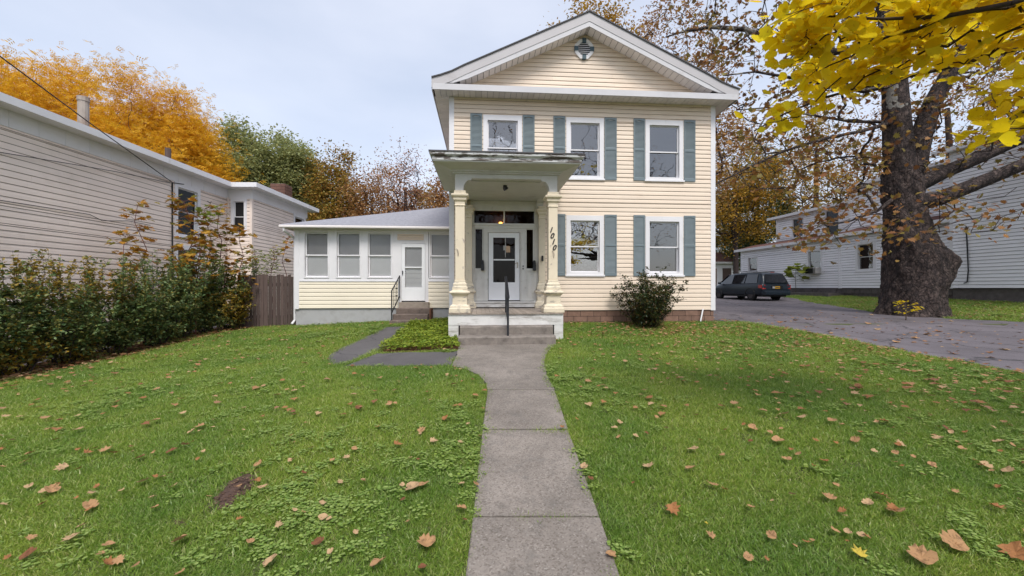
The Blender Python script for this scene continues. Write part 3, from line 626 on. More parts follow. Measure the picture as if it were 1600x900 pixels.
# deck, skirt, steps
DL, DR, DV = U(700.5, VC-.25), U(880, VC-.25), VC-.25
deck = MB().box(DL+.06, DR-.06, DV+.06, -.02, Z_DK-.10, Z_DK-.03).build('porch_deck', M['deckwood'], house)
n = 25; w = (DR-DL)/n
for k in range(n): MB().box(DL+k*w+.003, DL+(k+1)*w-.003, DV-.03, -.015, Z_DK-.03, Z_DK-rg.uniform(0, .004)).build('deck_board', M['deckwood'], deck)
zsk = hz(508, DV, 790)
sk = MB().box(DL, DR, DV, DV+.04, zsk, Z_DK-.031).build('porch_skirt', M['deckpaint'], house)
for a, b in ((DL+.002, DL+.23), (DR-.21, DR-.002)): MB().box(a, b, DV+.006, DV+.22, .28, zsk+.01).build('porch_post', M['deckpaint'], sk)
for a, b in ((DL, DL+.04), (DR-.04, DR)): MB().box(a, b, DV+.041, -.02, .5, Z_DK-.031).build('porch_skirt', M['deckpaint'], house)
def cstep(x0, x1, y0, y1, z0, z1, mat, nose=.02, seed=0):
    m = MB(); n_ = 14; rgs = random.Random(seed); rings = []
    for k in range(n_+1):
        x = x0+(x1-x0)*k/n_; j = rgs.uniform(-.006, .006); b = .02+rgs.uniform(0, .016); jz = rgs.uniform(-.005, .004)
        rings.append([(x, y0+.01+j, z0), (x, y0+j, z1-b+jz), (x, y0+b+j, z1+jz), (x, y1, z1), (x, y1, z0)])
    m.loft(rings); return m.build('step', mat, house)
cstep(U(718.5, -2.78), U(864, -2.78), -2.78, DV+.3, .35, hz(509.5, -2.78, 790), M['stepc'], seed=1)
cstep(U(716, -3.1), U(868.5, -3.1), -3.1, -2.779, .22, hz(525.5, -3.1, 790), M['stepc'], seed=2)
MB().box(DL+.24, DR-.22, DV+.1, DV+.3, .3, zsk).build('step_shadow_fill', M['dark'], sk)  # near-black sheet stands in for the shade under the deck
hu_ = U(793.5, -2.95); zt_ = hz(465, -2.98, 790)
hr = MB(); zs_ = hz(526, -2.98, 790)
hr.box(hu_-.022, hu_+.022, -3.0, -2.956, zs_-.01, zt_+.02); hr.box(hu_-.022, hu_+.022, -2.30, -2.256, Z_DK-.005, 1.86)
hr.loft([[(hu_-.03, -3.06, zt_-.02), (hu_+.03, -3.06, zt_-.02), (hu_+.03, -3.06, zt_+.03), (hu_-.03, -3.06, zt_+.03)], [(hu_-.03, -2.2, 1.86), (hu_+.03, -2.2, 1.86), (hu_+.03, -2.2, 1.91), (hu_-.03, -2.2, 1.91)]])
hr.tube([(hu_, -2.98, zs_+.18), (hu_, -2.28, 1.25)], .012, 6)
hrl = hr.build('handrail', M['black'], house)
# ---- entrance
e = lambda px: U(px, .02); ez = lambda py: hz(py, .02, 788)
ent = MB()
ent.box(ENT[0]-.02, e(741), -.02, .05, Z_DK-.05, Z_CEIL); ent.box(e(834.5), ENT[1]+.02, -.02, .05, Z_DK-.05, Z_CEIL)      # outer jambs
ent.box(e(741), e(834.5), -.02, .05, ez(330), Z_CEIL)                                                                        # panel over the transom
ent.box(e(741), e(834.5), -.045, .05, ez(357), ez(349.5))                                                                     # transom bar
ent.box(e(741)-.05, e(834.5)+.05, -.07, -.045, ez(353), ez(350.5))
ent.box(e(786.7), e(788.7), -.0, .04, ez(349.5), ez(330))
for a, b in ((755.5, 762.5), (812.5, 821)): ent.box(e(a), e(b), -.03, .05, ez(470), ez(357)); ent.box(e(a)+.035, e(b)-.035, -.045, -.03, ez(468), ez(359))
ent.box(e(762.5), e(812.5), -.03, .05, ez(363.5), ez(357))
for a, b in ((741, 755.5), (821, 834.5)): ent.box(e(a), e(b), -.012, .05, ez(470), ez(421)); frame4(ent, e(a)+.05, e(b)-.05, ez(464), ez(428), .02, -.026, -.012); ent.box(e(a), e(b), -.04, -.012, ez(423.5), ez(420.5))
es = ent.build('entrance_surround', M['casing'], house)
ent2 = MB().box(e(738), e(838), -.14, .02, ez(479.5), ez(472.8)).box(e(738), e(838), -.17, .02, ez(472.8), ez(470.6)).build('threshold', M['deckpaint'], es)
for a, b in ((742.3, 754.2), (822.2, 833.2)): MB().box(e(a), e(b), .02, .026, ez(420), ez(358)).build('sidelight_pane', M['darkglass'], es); frame4(MB(), e(a)-.02, e(b)+.02, ez(421), ez(357), .03, -.008, .04).build('sidelight_sash', M['casing'], es)
for a, b in ((741, 786.5), (789, 834.5)): MB().box(e(a), e(b), .018, .024, ez(349.5), ez(330)).build('transom_pane', M['darkglass'], es)
inr = MB(); x0, x1, z0, z1 = e(739), e(837), 1.0, Z_CEIL-.1
inr.add([(x0, .06, z0), (x1, .06, z0), (x1, .06, z1), (x0, .06, z1), (x0, .295, z0), (x1, .295, z0), (x1, .295, z1), (x0, .295, z1)], [(4, 5, 6, 7), (0, 4, 7, 3), (1, 2, 6, 5), (3, 7, 6, 2), (0, 1, 5, 4)])
inr.build('hall_interior', M['brownin'], es)
MB().tube([(e(782.5), .17, ez(349.5)), (e(782.5), .17, ez(346.0))], [.075, .04], 8).build('hall_lamp', M['lampglow'], es)
door = MB(); frame4(door, e(763.3), e(811.8), ez(469), ez(364), .135, -.005, .028, .52, .14); door.box(e(771), e(804), -.006, .028, ez(407), ez(405))
dr = door.build('storm_door', M['doorwhite'], house)
frame4(MB(), e(770.5), e(806), ez(462), ez(448), .02, -.016, -.005).build('door_panel_moulding', M['doorwhite'], dr)
MB().box(e(769), e(806), .004, .008, ez(441), ez(370)).build('pane', M['darkglass'], dr)
MB().tube([(e(808.5), -.05, ez(410)), (e(808.5), -.05, ez(417)), (e(808.5), -.01, ez(418))], .012, 6).tube([(e(808.5), -.05, ez(411)), (e(804.5), -.055, ez(411.5))], .01, 6).build('door_handle', M['chrome'], dr)
MB().box(e(786.5), e(791), -.001, .003, ez(391), ez(384)).build('notice', M['paper2'], dr); MB().box(e(790.8), e(797), -.003, .002, ez(394.5), ez(384.5)).build('notice', M['paper'], dr)
MB().box(e(789), e(790.2), -.002, .003, ez(402), ez(372)).build('glass_scratch', M['paper2'], dr)
for py in (416, 420): MB().tube([(e(817), -.046, ez(py)), (e(817), -.062, ez(py))], .022, 8).build('lock_button', M['black'], es)
for px in (754, 834.2): mbx = MB().box(e(px)-.045, e(px)+.045, -.15, -.03, ez(423), ez(413)).prism([(e(px)-.045, ez(413)), (e(px)+.045, ez(413)), (e(px)+.03, ez(407)), (e(px)-.03, ez(407))], -.12, -.03).build('mail_box', M['black'], house, bevel=.01)
db = U(847.5, -.22); MB().box(db-.027, db+.027, -.262, -.19, hz(408, -.22, 847), hz(399.5, -.22, 847)).build('door_bell', M['black'], house, bevel=.01)
# white drain pipe leaning at the corner
MB().tube([(U(1091), -.12, .62), (U(1097), -.05, 1.0)], .022, 8).build('drain_pipe', M['white'], house)

# ================================================================ SUNROOM WING (part of the house)
SV = 2.35; su = lambda px, v=SV: H.u(px, v); sz = lambda py: H.z(580, py, SV)
SL = su(460.5); S_SILL, S_EAVE, S_BASE = sz(439.5), sz(358.5), sz(481.5)
sw_ = MB().box(SL+.05, -.03, SV+.3, SV+9.5, .2, S_EAVE).box(SL+.05, -.03, SV+.05, SV+.3, .2, S_BASE-.01).build('sunroom_wall', M['white'], house)
MB().box(SL+.03, -.03, SV+.03, SV+.049, .1, S_BASE-.004).build('sunroom_foundation', M['concrete_wall'], house)
MB().box(SL+.03, SL+.049, SV+.049, SV+9, .1, S_BASE-.004).build('sunroom_foundation', M['concrete_wall'], house)
dl, dr_ = su(622.5), su(669.5)
boards(sw_, None, SL+.15, -.03, S_BASE, S_SILL-.01, .135, M['sun_cream'], [(dl, dr_, 0, 9)], y=SV)
MB().box(SL+.15, dl, SV-.035, SV-.0, S_SILL-.01, S_SILL+.03).box(dr_, -.03, SV-.035, SV-.0, S_SILL-.01, S_SILL+.03).build('sunroom_sill', M['white'], house)
MB().box(SL, SL+.15, SV-.03, SV+.12, S_BASE-.02, S_EAVE).build('corner_board', M['white'], house)
# posts between the windows
wins = [(475, 514.5), (525, 564.5), (573.5, 613.5), (670.5, 712)]
pst = MB(); edges = [SL+.15]+[su(x) for w_ in wins[:3] for x in w_]+[dl]
for a, b in zip(edges[0::2], edges[1::2]): pst.box(a, b, SV-.012, SV+.15, S_SILL+.03, S_EAVE-.001)
pst.box(SL+.15, dl, SV-.011, SV+.15, sz(362), S_EAVE-.002); pst.box(SL+.15, dl, SV-.0105, SV+.15, S_SILL+.03, sz(434.5)); pst.box(dl, dr_, SV-.012, SV+.15, sz(364.5), S_EAVE-.001)
pst.box(dr_, -.03, SV-.012, SV+.15, sz(362), S_EAVE-.002); pst.box(dr_, -.03, SV-.012, SV+.15, S_SILL+.03, sz(434.5))
pst.box(dl, su(627.5), SV-.0115, SV+.1, S_BASE, sz(364.5)); pst.box(su(664.5), dr_, SV-.0115, SV+.1, S_BASE, sz(364.5)); pst.box(su(627.5), su(664.5), SV-.011, SV+.1, sz(379.5), sz(364.5))
pst.build('sunroom_posts', M['white'], house)
T = Matrix.Translation((0, SV, 0))
for x0, x1 in wins: window(house, T, su(x0), min(su(x1), -.04), sz(434.5), sz(362), .035, ('shade2', 'blind'), name='sunroom_window', sw=.045, sill=False, split=.49, wt=.04, glass='screen')
m = MB(); a, b = su(627.8), su(664.2); z0_, z1_ = sz(470), sz(380); frame4(m, a, b, z0_, z1_, .11, SV-.02, SV+.03, .46, .13); m.box(a+.1, b-.1, SV-.021, SV+.03, sz(418.5), sz(416.5)); sd = m.build('sunroom_door', M['doorwhite'], house)
MB().box(a+.1, b-.1, SV+.01, SV+.014, z0_+.45, z1_-.12).build('pane', M['screen'], sd); MB().box(a+.1, b-.1, SV+.06, SV+.064, sz(418), z1_-.12).build('blind', M['shade'], sd)
z = z0_+.45
while z < sz(418): MB().box(a+.1, b-.1, SV+.055, SV+.066, z, min(z+.155, sz(418))).build('inner_panel', M['blind'], sd); z += .163
MB().box(a+.02, a+.05, SV-.055, SV-.021, sz(429), sz(423)).build('door_handle', M['black'], sd)
boards(sw_, None, su(621), su(662), sz(375), sz(365.5), .08, M['cream'], y=SV-.016); 
# steps and railing
ws = MB().box(su(623, SV-.3), su(669.5, SV-.3), SV-.30, SV-.012, sz(480.5), sz(472)).build('wood_step', M['deckwood'], house)
prev = SV-.30
for k, (p0, p1, y0, y1) in enumerate(((619, 671, 481.5, 491), (613.5, 668, 491, 500.5), (608.5, 662, 500.5, 511))):
    v0 = SV-.30-.27*(k+1); o = cstep(su(p0, v0), su(p1, v0), v0, prev+.0, .15, H.z(640, y0, v0), M['stepc2'], seed=20+k); prev = v0
MB().box(su(671.5, SV-.5), su(674, SV-.5), SV-.6, SV-.03, .3, sz(482)).build('step_side_board', M['rustwood'], house)
r0, r1 = SV-1.05, SV-.06; ul = lambda px, v: su(px, v); A0 = (ul(612, r0), r0); A1 = (ul(624.5, r1), r1)
zt0, zt1, zb0, zb1 = H.z(612, 454.5, r0), H.z(624.5, 431, r1), H.z(613, 489, r0), H.z(625, 462.5, r1)
rl = MB().tube([(*A0, H.z(612, 500, r0)-.05), (*A0, zt0)], .02, 6).tube([(*A0, zt0), (*A1, zt1)], .022, 6).tube([(*A0, zb0), (*A1, zb1)], .022, 6).tube([(*A1, zb1-.06), (*A1, zt1)], .016, 6)
for k in range(1, 5):
    t = k/5; xx, yy = A0[0]+(A1[0]-A0[0])*t, A0[1]+(A1[1]-A0[1])*t; za, zb = zb0+(zb1-zb0)*t, zt0+(zt1-zt0)*t; rl.tube([(xx, yy, za), (xx, yy, zb)], .008, 5)
    if k == 3: rl.box(xx-.02, xx+.02, yy-.03, yy+.03, (za+zb)/2-.15, (za+zb)/2-.11).box(xx-.02, xx+.02, yy-.03, yy+.03, (za+zb)/2+.1, (za+zb)/2+.14)
rl.build('stair_railing', M['black'], house)
# hip roof, fascia, gutter, downspout
OV = .32; RL, RV = SL-OV, SV-OV; ze, RUN, PIT = S_EAVE+.10, 4.85, .325; zr = ze+RUN*PIT
m = MB(); pts = [(RL, RV, ze), (-.03, RV, ze), (-.03, RV+RUN, zr), (RL+RUN, RV+RUN, zr), (RL, RV+2*RUN, ze), (-.03, RV+2*RUN, ze)]
m.add(pts+[(p[0], p[1], p[2]-.05) for p in pts], [(0, 1, 2, 3), (0, 3, 4), (3, 2, 5, 4), (6, 9, 8, 7), (6, 10, 9), (9, 10, 11, 8), (0, 6, 7, 1), (0, 4, 10, 6), (1, 7, 8, 2), (2, 8, 11, 5), (4, 5, 11, 10)])
srf = m.build('sunroom_roof', M['shingle'], house)
MB().box(RL+.01, -.03, RV+.01, RV+.035, S_EAVE-.01, ze-.051).box(RL+.01, RL+.035, RV+.035, RV+9.6, S_EAVE-.01, ze-.051).build('sunroom_fascia', M['white'], srf)
MB().box(RL+.036, -.03, RV+.036, SV-.013, S_EAVE, S_EAVE+.012).box(RL+.036, SL, SV-.012, SV+9.3, S_EAVE, S_EAVE+.012).build('sunroom_soffit', M['soffit'], srf)
MB().prism([(0, 0)]*0 or [(RL-.02, ze-.12), (-.03, ze-.12), (-.03, ze-.03), (RL-.02, ze-.03)], RV-.09, RV+.009).build('gutter', M['soffit'], srf, bevel=.02)
MB().tube([(RL+.12, RV-.03, ze-.11), (RL+.12, RV-.02, ze-.2), (SL-.05, SV+.1, ze-.42), (SL-.05, SV+.12, ze-.6), (SL-.05, SV+.12, .55), (SL-.09, SV-.02, .42)], .04, 8).build('downspout', M['white'], house)

# ================================================================ LEFT NEIGHBOUR
LN = Frame(-11.53, 2.0, math.atan2(1, -.023)); LZB = -.15
lh = thing('neighbour_house', (LN.o[0], LN.o[1], LZB), LN.a, 'long beige lap sided house with white eaves behind the hedge', 'house')
LU = lambda px, v=0.: LN.u(px, v); lz = lambda px, py, v=0.: LN.z(px, py, v)
L_IN = LU(355.5); L_END = LU(478, -1.0); L_SID, L_SOF, L_FT = 5.36, 5.76, 5.93
U0 = -8.0
lw = MB().box(U0, L_IN, .25, 9, -.3, L_SOF).box(L_IN+.05, L_END-.02, -.7, 9, -.3, L_SOF).build('wall', M['dark'], lh)
w1 = (LU(272), LU(312), lz(272, 283)-1.95, lz(272, 283)); w2 = (LU(272), LU(312), .55, lz(272, 381))
wf = (LU(458, -1.0), LU(476, -1.0), lz(458, 333, -1.0)-1.2, lz(458, 333, -1.0))
H_ = lambda w_: (w_[0]+.1, w_[1]-.1, w_[2]+.1, w_[3]-.1)
boards(lw, None, U0, L_IN-.0, .15, L_SID, .156, M['beige'], [H_(w1), H_(w2)], d=.02, gap=.009)
TS = Matrix.Translation((0, -1.0, 0)); boards(lw, TS, L_IN+.08, L_END, .15, L_SID, .156, M['beige'], [H_(wf)], d=.02, gap=.009)
TF = Matrix.Translation((L_IN, 0, 0)) @ Matrix.Rotation(R(-90), 4, 'Z')          # the short face of the projecting bay, turned to the street
aF = lambda px: (1.0*(px-355.5)/(392-355.5))
wb = (aF(361), aF(385), lz(355.5, 366), lz(355.5, 309.5))
boards(lw, TF, 0.02, .92, .15, L_SID, .156, M['beige'], [H_(wb)], d=.02, gap=.009)
MB(TF).box(.92, 1.02, -.024, .1, .1, L_SID).build('corner_board', M['beige'], lh)
MB().box(U0, L_IN, .0, .25, -.3, .15).box(L_IN, L_END, -.98, -.7, -.3, .15).build('foundation', M['concrete_wall'], lh)
fz = MB().box(U0, L_IN-.02, -.03, .2, L_SID, L_SOF).build('frieze_board', M['white'], lh)
MB(TF).box(0, 1.03, -.03, .2, L_SID, L_SOF).build('frieze_board', M['white'], lh); MB().box(L_IN+.2, L_END+.1, -1.03, -.8, L_SID, L_SOF).build('frieze_board', M['white'], lh)
x = U0
while x < L_IN-.2: MB().box(x, x+.02, -.038, -.03, L_SID+.005, L_SOF-.004).build('batten', M['white'], fz); x += .62
# eaves: soffit, fascia, low roof
E1 = [(U0, -.45), (L_IN-.45, -.45), (L_IN-.45, -1.45), (L_END+.5, -1.45), (L_END+.5, 9), (U0, 9)]
MB().slab(E1, L_SOF, L_SOF+.02).build('eave_soffit', M['whitesiding'], lh)
fa = MB()
for (a, b), (c, d) in zip(E1[:4], E1[1:5]):
    if abs(b-d) < 1e-6: fa.box(a-(.025 if a > 0 else 0), c+.0, b-.025, b, L_SOF-.015, L_FT)
    else: fa.box(a-.025, a, min(b, d)+.0005, max(b, d)-.0255 if b > d else max(b, d), L_SOF-.015, L_FT)
fa.build('eave_fascia', M['white'], lh)
m = MB(); m.add([(U0, -.44, L_FT-.01), (L_IN-.46, -.44, L_FT-.01), (L_IN-.46, -1.44, L_FT-.011), (L_END+.49, -1.44, L_FT-.011), (L_END-1.5, 4, L_FT+.75), (U0, 4, L_FT+.75), (U0, 9, L_FT-.01), (L_END+.49, 9, L_FT-.01)],
                [(0, 1, 4, 5), (1, 2, 3, 4), (3, 7, 4), (5, 4, 7, 6)]); lroof = m.build('roof', M['darkshingle'], lh)
window(lh, None, *w1, .14, ('dark', 'dark'), glass='darkglass', name='window', label='dark upper window with wide white trim')
window(lh, None, *w2, .14, ('shade', 'shade'), name='window', label='lower window half hidden by saplings')
window(lh, TF, *wb, .12, ('shade', 'shade'), name='window', label='narrow double hung window on the bay', sw=.03)
window(lh, TS, *wf, .12, ('shade', 'shade'), name='window')
fx, fy = LN.loc(-13.5, 12.9)
fp = MB().tube([(fx, fy, 5.9), (fx, fy, 7.55)], .14, 12).tube([(fx, fy, 7.5), (fx, fy, 7.64)], .155, 12).build('flue_pipe', M['metalpipe'], lh, smooth=False)
fx, fy = LN.loc(-13.1, 15.6); MB().tube([(fx, fy, 5.9), (fx, fy, 6.95)], .1, 10).build('vent_pipe', M['fencewood'], lh)
fx, fy = LN.loc(-12.95, 23.0); ch = MB().box(fx-.38, fx+.38, fy-.38, fy+.38, 5.8, 7.4).build('chimney', M['mortar'], lh)
for r_ in range(9):
    for side in range(4):
        for k in range(3):
            a = -.40+k*.267+(.06 if r_ % 2 else 0); T = Matrix.Translation((fx, fy, 0)) @ Matrix.Rotation(R(90*side), 4, 'Z')
            MB(T).box(a+.008, min(a+.26, .40), -.40, -.37, 5.95+r_*.16+.006, 5.95+r_*.16+.152).build('brick', M['brick'], ch)
cx = LU(267.5); MB().tube([(cx, -.04, .3), (cx, -.04, lz(267, 285))], .022, 6).tube([(cx, -.04, lz(267, 285)), (cx+.2, -.05, lz(267, 284)), (cx+.5, -.05, lz(267, 282))], .015, 5).build('conduit', M['wire'], lh)
ix = L_IN-.04; MB().tube([(ix, -.05, .3), (ix, -.05, L_SID+.05)], .035, 8).build('downspout', M['beige'], lh)
px_ = LU(325); MB().tube([(px_-.1, -.05, lz(325, 315)), (px_, -.09, lz(325, 318)), (px_+.1, -.05, lz(325, 314))], .012, 5).build('wall_bracket', M['wire'], lh)
def cable(label, pts, r, sag=0.):
    P = []; 
    for a, b in zip(pts[:-1], pts[1:]):
        for k in range(8): t = k/8; P.append((a[0]+(b[0]-a[0])*t, a[1]+(b[1]-a[1])*t, a[2]+(b[2]-a[2])*t-sag*4*t*(1-t)))
    P.append(pts[-1]); o = MB().tube(P, r, 5).build('cable', M['wire']); tag(o, label, 'cable', 'utility cables by the beige house')
wallp = lambda px, py, v=-.06: (*LN.xy(LU(px, v), v), lz(px, py, v))
cable('black service cable running down over the eave to the dark window', [(-7.6, 3.4, 7.7), at(0, 88, 8.2), at(140, 192, 10.6), wallp(268, 284)], .014, .0)
cable('thin cable sagging across the upper beige siding', [wallp(-60, 229), wallp(0, 238), wallp(110, 256, -.1), wallp(180, 268, -.09), wallp(266, 286)], .009)
cable('thin cable sagging across the lower beige siding', [wallp(-60, 304), wallp(0, 313), wallp(140, 335), wallp(160, 345), wallp(200, 345), wallp(235, 352)], .009)

# ================================================================ RIGHT NEIGHBOUR
RN = Frame(19.0, 34.0, math.atan2(-1, .109)); RZB = 1.1
rh = thing('neighbour_house', (RN.o[0], RN.o[1], RZB), RN.a, 'white sided house with stepped roofs behind the big sycamore', 'house')
RU = lambda px, v=0.: RN.u(px, v); rz = lambda px, py, v=0.: RN.z(px, py, v)
RB = CAMZ-.01; uB, uD = RU(1313), RU(1484, -.35); ZE1, ZE2, ZE3 = 4.72, 7.15, 7.95; V2 = 1.7
u2 = RU(1213, V2); uC = RU(1326, V2-.4); uEnd = uD+14
rw = MB().box(.02, uD+.5, .2, 9, 1.0, ZE1).box(u2+.02, uC+.3, V2+.2, 9, ZE1, ZE2).box(uC+.02, uEnd, V2-.2, 9, ZE1, ZE3).box(uD+.02, uEnd, -.1, 9, 1.0, ZE3).build('wall', M['dark'], rh)
wA = [(RU(1168.5), RU(1184.5), rz(1170, 425.5), rz(1170, 401), 'small window behind the parked van'), (RU(1261.5), RU(1285), rz(1272, 428), rz(1272, 389.5), 'window holding the air conditioner')]
wB = (RU(1337, -.06), RU(1369, -.06), rz(1350, 424.5, -.06), rz(1350, 377, -.06))
h1 = lambda w_: (w_[0]+.08, w_[1]-.08, w_[2]+.08, w_[3]-.08)
boards(rw, None, .1, uB, RB, ZE1, .152, M['whitesiding'], [h1(w_) for w_ in wA], joined=True, d=.034, gap=.014)
TB = Matrix.Translation((0, -.06, 0)); boards(rw, TB, uB, uD, RB, ZE1+.05, .152, M['whitesiding'], [h1(wB)], joined=True, d=.034, gap=.014)
TD = Matrix.Translation((0, -.35, 0)); boards(rw, TD, uD+.14, uEnd, RB, ZE3, .152, M['whitesiding'], joined=True, d=.034, gap=.014)
T2 = Matrix.Translation((0, V2, 0)); wU = [(RU(1238, V2), RU(1256, V2), rz(1247, 371.5, V2), rz(1247, 340, V2)), (RU(1289, V2), RU(1312, V2), rz(1300, 367, V2), rz(1300, 327, V2))]
boards(rw, T2, u2+.1, uC, ZE1+.2, ZE2, .152, M['whitesiding'], [h1(w_) for w_ in wU], joined=True, d=.034, gap=.014)
T3 = Matrix.Translation((0, V2-.4, 0)); boards(rw, T3, uC+.1, uD+.5, ZE1+.2, ZE3, .152, M['whitesiding'], joined=True, d=.034, gap=.014)
for a, y in ((0, 0), (uB-.06, -.06), (uD, -.35), (u2, V2), (uC, V2-.4)): MB().box(a, a+.14, y-.024, y+.1, RB-.01 if y < 1 else ZE1, {0: ZE1, -.06: ZE1, -.35: ZE3, V2: ZE2, V2-.4: ZE3}[y]-.005).build('corner_board', M['white'], rh)
MB().box(uD, uD+.139, -.32, .0, RB, ZE3).build('return_board', M['white'], rh)
for a, b, c, d, lb in wA: window(rh, None, a, b, c, d, .11, ('shade', 'lav') if c < 2.9 and a < 5 else ('shade', 'shade'), label=lb, sash='shade')
window(rh, TB, *wB, .15, ('lav', 'lav'), label='large lower window beside the sycamore trunk', sash='shade')
for w_, lb in zip(wU, ('small upper window with dark panes', 'tall upper window with dark panes')): window(rh, T2, *w_, .06, ('shade', 'dark'), label=lb, sash='shade', glass='darkglass')
def leanto(a, b, v0, z0, v1, z1, mat, name):
    ov = .3; s = (z1-z0)/(v1-v0); P = [(v0-ov, z0), (v1, z1), (v1, z1+.05), (v0-ov, z0+.05)]; o = MB().loft([[(a, y, z) for y, z in P], [(b, y, z) for y, z in P]]).build(name, mat, rh)
    MB().box(a-.02, b+.02, v0-ov-.03, v0-ov, z0-.13, z0+.06).build('fascia', M['white'], o); MB().box(a, b, v0-ov+.001, v0, z0-.10, z0-.08).build('soffit', M['whitesiding'], o); return o
M['leafroof'] = pm('leaf_strewn_shingle', (.13, .05, .035), .95, .3, 9, .5, 60, dirt=(.10, .095, .09), dirt_at=(.5, .7), dscale=5)
leanto(-.4, uB-.1, 0., ZE1+.02, V2, ZE1+.5, M['leafroof'], 'lower_roof'); leanto(uB-.09, uD-.02, -.06, ZE1+.1, V2-.2, ZE1+.62, M['leafroof'], 'lower_roof')
leanto(u2-.6, uC-.02, V2, ZE2, V2+4, ZE2+1.0, M['darkshingle'], 'upper_roof'); leanto(uC-.6, uD-.1, V2-.4, ZE3, V2+4, ZE3+1.2, M['darkshingle'], 'upper_roof'); leanto(uD-.5, uEnd, -.35, ZE3+.05, V2+4, ZE3+1.9, M['darkshingle'], 'main_roof')
MB().box(u2-.6, u2-.55, V2-.3, V2+4, ZE2-.1, ZE2+.06).build('rake_board', M['white'], rh)
fn = MB().box(0.05, uD+.1, .08, .3, .6, RB-.005).box(uD+.05, uEnd, -.25, .1, .6, RB-.005).build('foundation', M['stone'], rh)
rg = random.Random(9); x = .05
while x < uD: 
    w_ = rg.uniform(.35, .7); MB().box(x+.01, min(x+w_, uD)-.01, .02-rg.uniform(0, .04), .1, RB-.30, RB-.03).build('stone', M['stone'], fn); x += w_
ledge = MB().box(RU(1222), RU(1318), -1.0, .05, 1.0, 1.33).build('stone_ledge', M['stone'], rh)
# air conditioner and dangling cable
ax0, ax1, az0, az1 = RU(1261, -.3), RU(1277, -.3), rz(1270, 427.5, -.3), rz(1270, 418.5, -.3)
ac = tag(MB().box(0, ax1-ax0, -.42, .0, 0, az1-az0).build('air_conditioner', M['acgrey'], bevel=.01), 'grey window air conditioner jutting from the white house', 'air conditioner')
ac.location = (*RN.xy(ax0, 0), az0); ac.rotation_euler = (0, 0, RN.a)
for k in range(6): MB().box(.03, ax1-ax0-.03, -.432, -.421, .03+k*(az1-az0-.05)/6, .045+k*(az1-az0-.05)/6).build('grille_slat', M['cartrim'], ac)
MB().box(.02, ax1-ax0-.2, -.426, -.4205, .02, az1-az0-.02).build('grille_back', M['cartrim'], ac)
x = RU(1512, -.37); MB().tube([(x-.05, -.38, 4.4), (x, -.40, 3.6), (x+.06, -.42, 2.4), (x+.02, -.42, 1.9), (x-.12, -.40, 1.85)], .025, 5).build('dangling_cable', M['wire'], rh)

# ================================================================ FENCES, FAR GARAGE
def fence(name, label, p0, p1, h, pw, posts=2.4, seed=0, rails=(.35, 1.45), cut=.0):
    L = math.hypot(p1[0]-p0[0], p1[1]-p0[1]); z0 = min(g(*p0), g(*p1)); f = thing(name, (p0[0], p0[1], z0), math.atan2(p1[1]-p0[1], p1[0]-p0[0]), label, 'fence'); rgf = random.Random(seed)
    for z in rails: MB().box(0, L, .03, .07, z0+z, z0+z+.09).build('rail', M['fencewood'], f)
    x = 0
    while x < L-.01:
        w = min(pw*rgf.uniform(.85, 1.15), L-x); t = h*rgf.uniform(.965, 1.02); lean = rgf.uniform(-.008, .008); y = rgf.uniform(-.006, .006); c = cut*w
        P = [(x+.004, z0-.05), (x+w-.004, z0-.05), (x+w-.004+lean, z0+t-c), (x+w/2+lean, z0+t), (x+.004+lean, z0+t-c)] if cut else [(x+.008, z0-.05), (x+w-.008, z0-.05), (x+w-.008+lean, z0+t), (x+.008+lean, z0+t-rgf.uniform(0, .02))]
        MB().prism(P, y, y+.022).build('picket', M['fencewood'], f); x += w
    x = 0
    while x <= L+.01: MB().box(x-.05, x+.05, .072, .17, z0-.1, z0+h*.97).build('post', M['fencewood'], f); x += posts
    return f
a, b = H.xy(SL-2.0, SV+.3), H.xy(SL-.04, SV+.3)
fence('picket_fence', 'weathered dark picket fence between hedge and sunroom', a, b, 1.82, .125, 1.9, 3)
a = onground(1105, 451); a = (15.6, 35.5); b = (18.9, 35.2); zf = 2.2
fence('picket_fence', 'brown board fence beyond the parked van', (13.5, 36.2), (18.0, 36.0), 2.35, .14, 2.2, 5, (.4, 1.9), .5)
gr = thing('garage', (23.0, 47.0, 1.0), R(3), 'small white garage with brown roof far beyond the van', 'garage')
MB().box(-5, 2.4, 0, 6, .6, 4.6).build('wall', M['whitesiding'], gr); MB().loft([[(-5.4, -.4, 4.55), (-5.4, 3, 6.0), (-5.4, 6.4, 4.55)], [(2.8, -.4, 4.55), (2.8, 3, 6.0), (2.8, 6.4, 4.55)]]).build('roof', M['leafroof'], gr)
MB().box(-5.4, 2.8, -.43, -.4, 4.4, 4.62).build('fascia', M['white'], gr); MB().box(1.2, 2.2, -.03, .0, 1.2, 3.9).build('door', M['fencewood'], gr)

